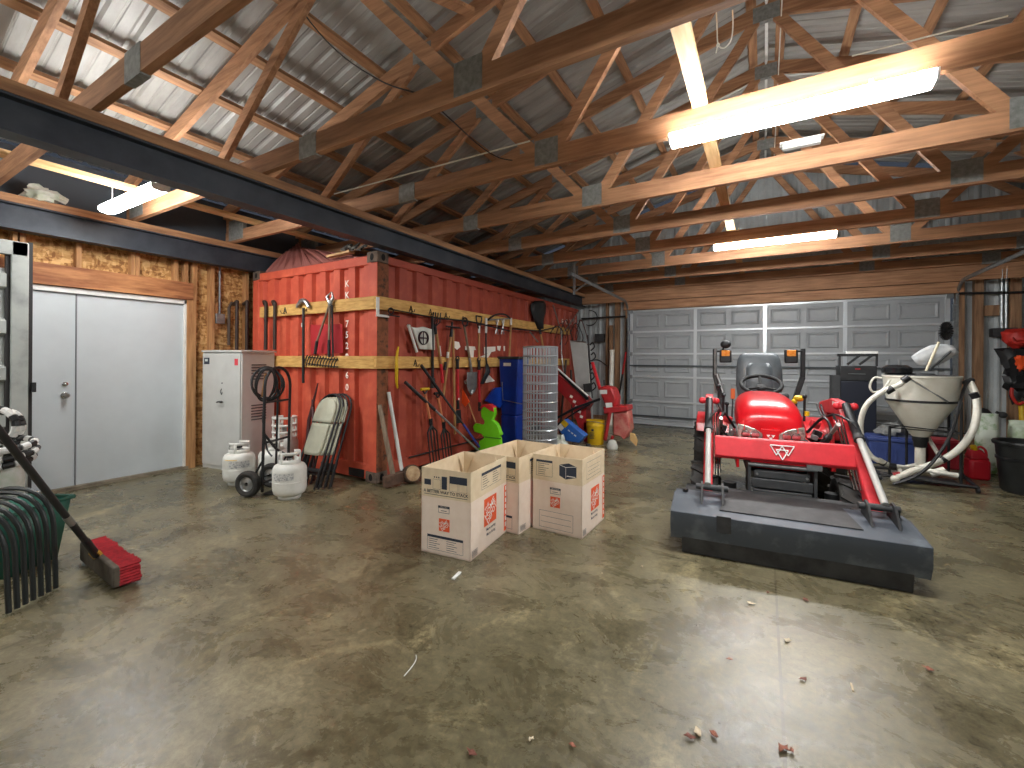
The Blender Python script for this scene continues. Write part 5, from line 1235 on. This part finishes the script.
o=MB().bx(1.78,1.95,7.95,8.2,.37,.62).build('carton',mat('pale_carton',(206,202,190),.8),loc=(1.86,8.1,.37));
o.location.z=.0+.37;tag(o,'pale carton standing behind the cone tank above the red tote','box')
# cone tank sprayer
K=Vector((1.60,6.85,0))
sp=thing('cone_tank_sprayer','white cone-bottom tank on a black stand with thick white hoses','sprayer',K)
MB().lathe([(.05,.50),(.075,.505),(.10,.54),(.305,.90),(.312,.92),(.312,.965),(.325,1.0),(.345,1.20),(.352,1.205),(.352,1.225),(.335,1.225),(.33,1.20),(.30,.95),(.05,.54)],K,40,cap=False).build('tank',CREAM,sp)
MB().lathe([(.315,.918),(.323,.92),(.323,.942),(.315,.944)],K,40,cap=False).build('band',BLACK,sp)
MB().lathe([(.001,1.222),(.12,1.25),(.13,1.235),(.30,1.232),(.342,1.222)],K,40,cap=False).build('lid',CHARC,sp)
MB().lathe([(.06,.38),(.065,.44),(.075,.46),(.075,.50),(.05,.51)],K,16).build('outlet_fitting',BLACK,sp)
MB().lathe([(.05,.16),(.05,.39)],K,14).build('drop_pipe',PVC,sp)
def kk(x,y,z): return K+Vector((x,y,z))
legs=[(-.30,-.12),(.27,-.28),(.30,.20),(-.05,.33)]
for (x,y) in legs: MB().tube([kk(x,y,.03),kk(x,y,.62 if x<0 else .95)],.014,8).build('stand_leg',BLACK,sp)
m=MB();ring=[kk(x,y,.60) for x,y in legs];m.tube(ring,.010,6,closed=True);m.tube([kk(-.42,-.10,.64),kk(.34,-.25,.60)],.008,6);m.build('support_ring',BLACK,sp)
m=MB();m.tube([kk(-.42,-.30,.06),kk(.36,-.42,.06)],.018,6).tube([kk(-.42,.1,.06),kk(-.42,-.30,.06)],.018,6).tube([kk(.36,-.42,.06),kk(.42,.28,.06)],.018,6).tube([kk(-.42,.12,.06),kk(.42,.28,.06)],.018,6).box(kk(0,-.2,.05),(.5,.2,.02));m.build('base_frame',BLACK,sp)
for x,y in((-.42,-.30),(.36,-.42),(.42,.28),(-.42,.12)): MB().lathe([(.03,-.012),(.03,.012)],kk(x,y,.03),12,Matrix.Rotation(PI/2,3,'Y')).build('caster',CHARC,sp)
# hoses
def pk(x,y,Y): return onY(x,y,Y)
hl=[pk(908,377,6.45),pk(899,385,6.4),pk(884,391,6.35),pk(868,403,6.3),pk(861,420,6.3),pk(862,440,6.3),pk(870,455,6.3),pk(879,461,6.32)]
MB().tube(smoothp(hl,6),.028,12).build('white_hose',PVC,sp)
MB().tube([pk(879,460,6.32),pk(890,466,6.4),pk(905,468,6.6),pk(915,466,6.8)],.030,12).build('pipe_elbow',PVC,sp)
hr=[pk(970,383,6.75),pk(975.5,395,6.6),pk(977,412,6.5),pk(972,432,6.45),pk(958,450,6.4),pk(938,462,6.35),pk(915,470,6.32),pk(897,477,6.3)]
MB().tube(smoothp(hr,6),.034,12).build('white_hose',PVC,sp)
MB().ball(pk(895,479,6.3),.045).tube([pk(900,476,6.3),pk(900,469,6.32)],.02,8).build('ball_valve',PVC,sp);MB().tube([pk(893,474,6.3),pk(900,473,6.3)],.016,8).build('valve_handle',REDW,sp)
for a,b in(((903,381),(909,377)),((886,392),(893,388)),((880,461),(885,464)),((889,466),(896,467)),((909,472),(917,469)),((973,393),(976,398)),((945,458),(941,461))):
    MB().tube([pk(*a,6.36),pk(*b,6.36)],.037,12).build('clamp_band',BLACK,sp)
MB().tube(smoothp([pk(967,382,6.7),pk(962,395,6.6),pk(957,415,6.45),pk(948,440,6.3),pk(930,465,6.2),pk(912,478,6.15),pk(893,484,6.15)],6),.016,8).build('black_hose',BLACK,sp)
MB().tube([pk(965,383,6.72),pk(972,380,6.78)],.03,10).build('hose_elbow',CHARC,sp)
MB().tube([pk(912,468,6.75),pk(960,476,6.6)],.028,10).tube([pk(930,474,6.7),pk(945,470,6.7)],.04,10).build('pump_pipe',PVC,sp)
MB().tube([pk(927,436,7.0),pk(943,462,6.9)],.022,8).build('diagonal_pipe',PVC,sp)
MB().tube([pk(910,379,6.5),pk(948,402,6.55)],.010,6).build('stay_rod',SILV,sp)
MB().tube(smoothp([pk(882,378,6.6),pk(874,378,6.6),pk(870,386,6.6),pk(873,392,6.6),pk(882,390,6.6),pk(890,380,6.6)],5),.012,8).build('overflow_hose',CREAM,sp)
MB().tube([pk(958,475,6.6),pk(963,476,6.6)],.035,10).build('pump_end',BLACK,sp)
# things on tank lid
t=thing('floor_scoop','translucent white plastic scoop lying in the top of the cone tank','scoop',kk(.1,0,1.24))
rings=[]
for i in range(9):
    a=i/8; x0=914+a*42; y=364-a*12; hw=9*math.sin(PI*(.12+.8*a))+1
    rings.append([pk(x0+ (k/6-.5)*6,y+(k/6-.5)*2*hw-3,6.75+.05*abs(k/6-.5)) for k in range(7)])
MB().loft(rings,cap=False,closed=False).build('scoop_blade',mat('clear_plastic',(206,208,208),.35,c2=(176,180,182),scale=10),t,solid=.006)
MB().tube([pk(930,370,6.70),pk(951,351,6.70)],.012,6).build('scoop_rib',CHARC,t)
t=thing('dish_brush','round black brush on a pale stick standing in the cone tank','brush',kk(.15,-.05,1.24))
MB().tube([pk(926,371,6.68),pk(939,342,6.68)],.013,8).build('stick',mat('pale_stick',(230,220,190),.6),t)
c=pk(946,331,6.68);m=MB();m.lathe([(.02,-.012),(.03,-.02),(.03,.02),(.02,.012)],c,12,Matrix.Rotation(PI/2,3,'X')@Matrix.Rotation(R(35),3,'Y'))
for k in range(22):
    a=2*PI*k/22;q=Vector((.66*math.cos(a),.5*math.cos(a),math.sin(a)));m.tube([c+q*.02,c+q*.105],[.006,.012],5)
m.build('bristles',BLACK,t)
o=MB().lathe([(.11,1.235),(.14,1.25),(.15,1.31),(.10,1.345),(.01,1.35)],kk(-.22,-.02,0),18).build('black_cap_bin',mat('glossy_black',(34,36,38),.15),loc=kk(-.22,-.02,1.235));tag(o,'glossy black bundle resting on the left rim of the cone tank','lid')
# gas can
t=thing('gas_can','red plastic fuel can with a yellow cap beside the black tub','fuel can',(2.22,7.25,0))
m=MB();taper(m,0,.24,(2.20,7.25),(.18,.22),(2.20,7.25),(.18,.21));m.build('can_lower',mat('can_red',(196,28,44),.4),t,bevel=.03)
m=MB();taper(m,.235,.35,(2.20,7.25),(.178,.208),(2.18,7.25),(.10,.12));m.build('can_upper',mat('can_red',(196,28,44),.4),t,bevel=.02)
MB().tube([(2.17,7.22,.34),(2.15,7.2,.39)],.03,12).build('yellow_cap',YEL,t)
MB().tube(smoothp([(2.19,7.25,.35),(2.23,7.25,.38),(2.27,7.25,.34),(2.28,7.25,.27)],4),.013,8).build('handle',mat('can_red',(196,28,44),.4),t)
# tub
t=thing('black_tub','large black plastic trash tub at the right edge','tub',(2.44,6.72,0))
MB().lathe([(.20,0),(.215,.02),(.255,.50),(.275,.505),(.28,.53),(.27,.545),(.245,.54),(.20,.03),(.0,.02)],n=36,cap=False).build('tub_body',mat('tub_black',(28,30,30),.5,c2=(40,42,42),scale=9),t,world=False)
MB().lathe([(.245,.34),(.252,.345),(.254,.37),(.248,.375)],n=36,cap=False).build('rib_ring',BLACK,t,world=False)
for i,(x,y,z0,h,mm,l) in enumerate(((2.44,7.75,0,.74,mat('bag_white_green',(206,214,200),.6,c2=(120,156,96),scale=6,lo=.5,hi=.62),'white and green feed bag standing behind the black tub'),(2.78,7.9,0,.66,mat('bag_green',(150,170,128),.6,c2=(206,214,200),scale=6),'greenish seed bag right of the white feed bag'))):
    rings=[]
    for zz,w_,d_ in((0,.09,.10),(.05,.11,.13),(.4,.115,.13),(.58,.11,.10),(h-.03,.11,.03),(h,.115,.012)):
        rings.append([Vector((x+w_*math.cos(a)*(abs(math.cos(a))**-.3 if abs(math.cos(a))>.01 else 1)*.9,y+d_*math.sin(a),zz)) for a in [2*PI*k/18 for k in range(18)]])
    o=MB().loft(rings).build('feed_bag',mm,loc=(x,y,0));tag(o,l,'bag')
# backpack/jacket on wall
t=thing('hanging_pack','black and red backpack blower hanging on the back wall at the right edge','backpack',onY(1018,345,9.25))
def jp(x,y,d=9.22): return onY(x,y,d)
lump(jp(1021,338),.17,(1.15,.8,.85),.35).build('red_top',mat('pack_red',(190,44,34),.5),t)
MB().tube(smoothp([jp(1011,338,9.0),jp(1016,343,8.98),jp(1026,342,8.98)],4),.03,8).build('red_visor',mat('pack_red',(190,44,34),.5),t)
lump(jp(1020,362),.19,(1.0,.8,1.25),.7).build('black_body',BLACK,t)
lump(jp(1022,385),.17,(1.1,.8,1.2),.8).build('lower_body',BLACK,t)
lump(jp(1021,362,9.03),.08,(.8,.5,1.3),.8).build('orange_patch',ORFLAG,t)
MB().tube(smoothp([jp(1012,388,9.05),jp(1012,396,9.05),jp(1018,404,9.05),jp(1024,402,9.05)],5),.02,8).build('red_strap',mat('pack_red',(190,44,34),.5),t)
o=MB().tube([jp(1021,402,9.1),Vector((jp(1021,440,9.1).x,9.0,0))],.03,8).build('yellow_pole',YEL,loc=Vector((jp(1021,440,9.1).x,9.0,0)));tag(o,'yellow pole standing at the right edge behind the tub','pole')
t=thing('electrical_conduit','twin galvanised conduits dropping into a dark box on the right of the back wall','conduit',onY(1004,330,9.4))
m=MB()
for x in(1001.5,1006): p=onY(x,330,9.40);m.tube([p,Vector((p.x,9.40,2.8))],.022,8)
m.build('pipe',GALV,t);p=onY(1004.5,332,9.38);MB().bx(p.x-.14,p.x+.12,9.32,9.46,p.z-.07,p.z+.06).build('junction_box',CHARC,t,bevel=.006)
o=MB().tube([onY(996,412,9.3),onY(1006,416,9.3)],.02,8).ball(onY(1003,415,9.28),.05).build('wall_hook',CHARC,loc=onY(1003,415,9.3));tag(o,'dark hook low on the back wall above the feed bags','hook')
o=MB().ball(onY(983,416,8.9),.10,12,(1,.7,1.2)).tube([onY(983,425,8.9),Vector((onY(983,440,8.9).x,8.9,0))],.03,8).build('stand_fan',BLACK,loc=Vector((onY(983,440,8.9).x,8.9,0)));tag(o,'small black stand behind the right hose','stand')
# ================================================================ LEFT FOREGROUND
# push broom
bc=Vector((-3.66,1.08,0));hd=(onZ(135,570,.06)-onZ(80,546,.06));hd.z=0
t=thing('push_broom','push broom with dusty head and red bristles leaning on the green bin','broom',onZ(104,565))
a=onZ(80,549,.07);b=onZ(118,580,.07);hd=(b-a);hd.z=0;Lh=.66;hd.normalize();a=onZ(99,563,.08)-hd*Lh/2;b=a+hd*Lh;nr=Vector((-hd.y,hd.x,0))
if nr.x<0: nr=-nr
top=onZ(0,432,1.0);hv=Vector(((a+b)/2)); 
tilt_=Vector((nr.x,nr.y,-.25)).normalized()
MB().bar(a,b,.035,.12,nr.cross(hd)).build('head_block',DIRTG,t,bevel=.008)
upv=nr.cross(hd).normalized()
m=MB()
for k in range(40):
    for j in range(7):
        p=a.lerp(b,(k+.5)/40)+Vector((0,0,-.05+.017*j));m.tube([p+nr*.01,p+nr*(.105+.012*random.random())+Vector((0,0,.014*(random.random()-.3)))+hd*(.014*(random.random()-.5))],[.009,.011],5)
m.build('bristles',REDB,t)
hc=(a+b)/2+Vector((0,0,.03)); r_=ray(0,432); 
best=None
for i in range(200):
    tt=2.0+i*.01;q=Vector((r_[0]*tt,r_[1]*tt,H+r_[2]*tt));dd=(q-hc).length
    if abs(dd-1.18)<.01: best=q;break
q=best or Vector((-3.9,.7,1.0)); e=hc+(q-hc)*1.12
MB().tube([hc.lerp(e,.03),hc.lerp(e,.16)],.021,10).build('socket',BLACK,t)
MB().tube([hc.lerp(e,.1),hc.lerp(e,.36)],.017,10).build('lower_handle',BLACK,t)
MB().tube([hc.lerp(e,.30),hc.lerp(e,.36)],.0185,10).build('silver_collar',SILV,t);MB().tube([hc.lerp(e,.36),e],.0165,10).build('upper_handle',BLACK,t)
MB().bar(hc.lerp(e,.0)+Vector((0,0,.005)),hc.lerp(e,.06),.05,.02).build('yellow_label',mat('label_tan',(206,160,60),.6),t)
# green bin
ax=Vector((.864,.5036,0));ay=Vector((-.5036,.864,0))
t=thing('green_bin','dark green plastic bin at the left edge behind bent black tubes','bin',Vector((-3.95,.78,0)))
bo=Vector((-3.67,.91,0))-ax*.66+ay*.19
def gb(m,z0,z1,w0,d0,w1,d1):
    return m.loft([[bo+ax*(i*w/2)+ay*(j*d/2)+Vector((0,0,z)) for i,j in((-1,-1),(1,-1),(1,1),(-1,1))] for z,w,d in((z0,w0,d0),(z1,w1,d1))],cap=False)
m=gb(MB(),.0,.40,.50,.30,.60,.38);m.add([bo+ax*(i*.25)+ay*(j*.15)+Vector((0,0,.004)) for i,j in((-1,-1),(1,-1),(1,1),(-1,1))],[(0,1,2,3)]);m.build('bin_body',GREENP,t,solid=.006)
m=MB();P=[bo+ax*(i*.31)+ay*(j*.20)+Vector((0,0,.405)) for i,j in((-1,-1),(1,-1),(1,1),(-1,1))];m.tube(P,.016,6,closed=True);m.build('rim',GREENP,t)
# bent tubes
for i in range(7):
    f=Vector((-3.61,.855,0)).lerp(Vector((-3.475,.645,0)),i/6);hz=.60-.012*i;wd=.46
    P=[f+Vector((0,0,.012)),f-ax*.015+Vector((0,0,hz-.22))]+[f-ax*(.02+.20)+ax*.20*math.cos(a)+Vector((0,0,hz-.2+.20*math.sin(a))) for a in [R(q) for q in range(10,91,16)]]+[f-ax*(wd-.18)+Vector((0,0,hz))]+[f-ax*(wd-.18)-ax*.18*math.sin(a)+Vector((0,0,hz-.18+.18*math.cos(a))) for a in [R(q) for q in range(20,91,23)]]+[f-ax*wd+Vector((0,0,.012))]
    o=MB().tube(P,.0125,8).build('bent_tube_hoop',mat('hoop_black',(46,50,50),.45,.3),loc=f)
    tag(o,'dark bent tube hoop in front of the green bin, %s'%['farthest back of the row','second from the back','third from the back','middle of the row','third from the front','second from the front','closest to the camera'][i],'hoop',group='bent tube hoops by the green bin')
# checked hose on bin
cc=Vector((-3.82,.86,0))
t=thing('striped_hose','black and white striped hose coiled above the green bin at the left edge','hose',cc+Vector((0,0,.6)))
pc=onZ(10,440,.93);m1=MB();m2=MB()
cx0=Vector((-3.95,.80,0))
def coil(mw,mk,c,r,tz,zc,n=20,ph=0,rad=.02,axx=ax,ayy=ay):
    pts=[c+axx*r*math.cos(2*PI*k/n+ph)+ayy*r*.9*math.sin(2*PI*k/n+ph)+Vector((0,0,zc+tz*math.sin(2*PI*k/n))) for k in range(n+1)]
    for k in range(n): (mw if k%2 else mk).tube([pts[k],pts[k+1]],rad,8)
c1=bo+ax*.04-ay*.02
coil(m1,m2,c1,.17,.02,.80,ph=.2,rad=.022);coil(m1,m2,c1+Vector((.02,.02,0)),.155,.03,.76,ph=.5,rad=.022);coil(m1,m2,c1+Vector((0,0,0)),.165,.02,.70,rad=.022)
m1.build('white_stripes',WHITE,t);m2.build('black_stripes',BLACK,t);m1=MB();m2=MB()
for k in range(2):
    cz=c1+ax*(-.0+.02*k)+Vector((0,0,.93));r=.12-.02*k;n=20
    pts=[cz+ax*r*math.cos(2*PI*j/n)+Vector((0,0,r*.9*math.sin(2*PI*j/n)))+ay*(.03*k) for j in range(n+1)]
    for j in range(n): (m1 if (j//2)%2 else m2).tube([pts[j],pts[j+1]],.022,8)
m1.build('upright_loop_white',WHITE,t);m2.build('upright_loop_black',BLACK,t)
o=MB().lathe([(.09,.46),(.12,.47),(.12,.60),(.10,.68),(.05,.685)],c1,20).build('hose_drum',BAGW,loc=c1+Vector((0,0,.46)));tag(o,'pale drum under the striped hose coil in the bin','drum')
MB().tube([c1+Vector((0,0,.02)),c1+Vector((0,0,.47))],.05,10).build('drum_stem',BAGW,o)
# ================================================================ WIRES & FLOOR DEBRIS
P=[Vector((-3.6,2.74,2.97)),onY(530,141,2.95),onY(665,112,2.9)+Vector((0,0,0))]
o=MB().tube([P[0],P[1]],.006,6).build('white_cable',PVC,loc=P[0]);tag(o,'thin white cable stretched under the left trusses','cable')
o=MB().tube([onY(852,56,2.6),onY(1008,16,2.6)],.0035,6).build('white_cable',PVC,loc=onY(852,56,2.6));tag(o,'thin pale cable at upper right above the long lamp','cable')
P=smoothp([onY(291,-6,2.06),onY(315,28,2.06),onY(345,58,2.07),onY(385,83,2.07),onY(423,96,2.08),onY(447,116,2.3),onY(480,146,2.8),onY(500,158,3.0),onY(520,161,3.07)],5)
o=MB().tube(P,.005,6).build('black_cable',BLACK,loc=P[0]);tag(o,'drooping black cable under the left roof slope','cable')
Ys=2.12;P=smoothp([onY(716,8,Ys),onY(717,28,Ys),onY(718,44,Ys),onY(724,48,Ys),onY(731,40,Ys),onY(733,25,Ys),onY(732.5,10,Ys)],5)
o=MB().tube(P,.003,5).tube([onY(718,44,Ys),onY(716,53,Ys)],.003,5).ball(onY(718,45,Ys),.008,8).build('string_loop',PVC,loc=P[0]);tag(o,'white string loop hanging from the second truss','string')
def leaf(x,y,s,m_,lab,name='leaf',cat='leaf',ang=None):
    p=onZ(x,y,.004);a=ang if ang is not None else random.random()*6.28;mb=MB();n=9;vs=[]
    for k in range(n):
        t=2*PI*k/n;r=s*(1 if k%2 else .62)*(.8+.4*random.random());vs.append(p+Vector((r*math.cos(t)*math.cos(a)-r*.55*math.sin(t)*math.sin(a),r*math.cos(t)*math.sin(a)+r*.55*math.sin(t)*math.cos(a),  .003+.007*random.random())))
    vs.append(p+Vector((0,0,.003)));mb.add(vs,[(k,(k+1)%n,n) for k in range(n)])
    o=mb.build(name,m_,loc=(p.x,p.y,0),solid=.002);tag(o,lab,cat,group='dry leaves and scraps on the slab')
for x,y,s,m_,lab in((698,733,.035,PAPER,'pale curled leaf bottom centre beside two brown ones'),(690,738,.03,LEAFR,'pinkish leaf bottom centre, left of the joint'),(714,735,.028,LEAF,'small dark leaf right of the curled pair at bottom'),(783,749,.035,LEAF,'dark clump of leaf in the floor joint at bottom'),(792,752,.02,LEAF,'dark crumb right of the joint clump'),(806,600,.035,LEAFR,'red leaf in the tractor shadow right of the joint'),(751,604,.03,PAPER,'pale leaf in front of the bucket, left of the joint'),(768,593,.02,LEAFR,'tiny red leaf left of the joint under the bucket'),(787,641,.03,PAPER,'tan leaf right of the joint below the bucket shadow'),(803,680,.025,LEAFR,'red leaf on the bright floor patch'),(730,660,.02,LEAF,'dark leaf chip on the bright floor patch'),(642,567,.022,PAPER,'cream leaf in front of the right moving box'),(472,754,.03,LEAFR,'pink leaf at the bottom edge left of centre'),(572,746,.022,LEAF,'dark curled leaf at the bottom centre'),(929,670,.03,LEAF,'brown leaf at lower right'),(602,574,.012,PAPER,'tiny white crumb right of the right moving box'),(531,740,.018,PAPER,'pale flake at the bottom centre')):
    leaf(x,y,s*.8,m_,lab)
a=onZ(453,579,.006);b=onZ(460,572,.006);o=MB().bar(a,b,.02,.008).build('chalk_stick',WHITE,loc=a);tag(o,'short white stick on the floor in front of the nearest moving box','stick')
P=[onZ(x,y,.004) for x,y in((404,676),(411,668),(416,660),(416,655))];o=MB().tube(smoothp(P,4),.002,5).build('white_string',WHITE,loc=P[0]);tag(o,'thin white thread lying on the floor left of centre','thread')
a=onZ(851,683,.004);b=onZ(853,691,.004);o=MB().bar(a,b,.008,.004).build('paper_strip',PAPER,loc=a);tag(o,'thin pale strip on the floor at lower right','paper')
# ================================================================ WORLD, CAMERA
w=bpy.data.worlds.new('night');sc.world=w;w.use_nodes=True;w.node_tree.nodes['Background'].inputs[0].default_value=(.5,.6,.8,1);w.node_tree.nodes['Background'].inputs[1].default_value=.02
cam=bpy.data.cameras.new('camera');co=bpy.data.objects.new('camera',cam);C.objects.link(co);sc.camera=co
co.location=(0,0,H);cam.sensor_width=36;cam.sensor_fit='HORIZONTAL';cam.lens=F/1024*36;cam.shift_y=-(384-CY)/1024;cam.clip_start=.05
co.rotation_mode='QUATERNION';co.rotation_quaternion=(Matrix.Rotation(TH,4,'Z')@Matrix.Rotation(R(90),4,'X')@Matrix.Rotation(RO,4,'Z')).to_quaternion()
vs=sc.view_settings;vs.view_transform='Standard';vs.look='None';vs.gamma=1;vs.exposure=2.1;vs.use_curve_mapping=False
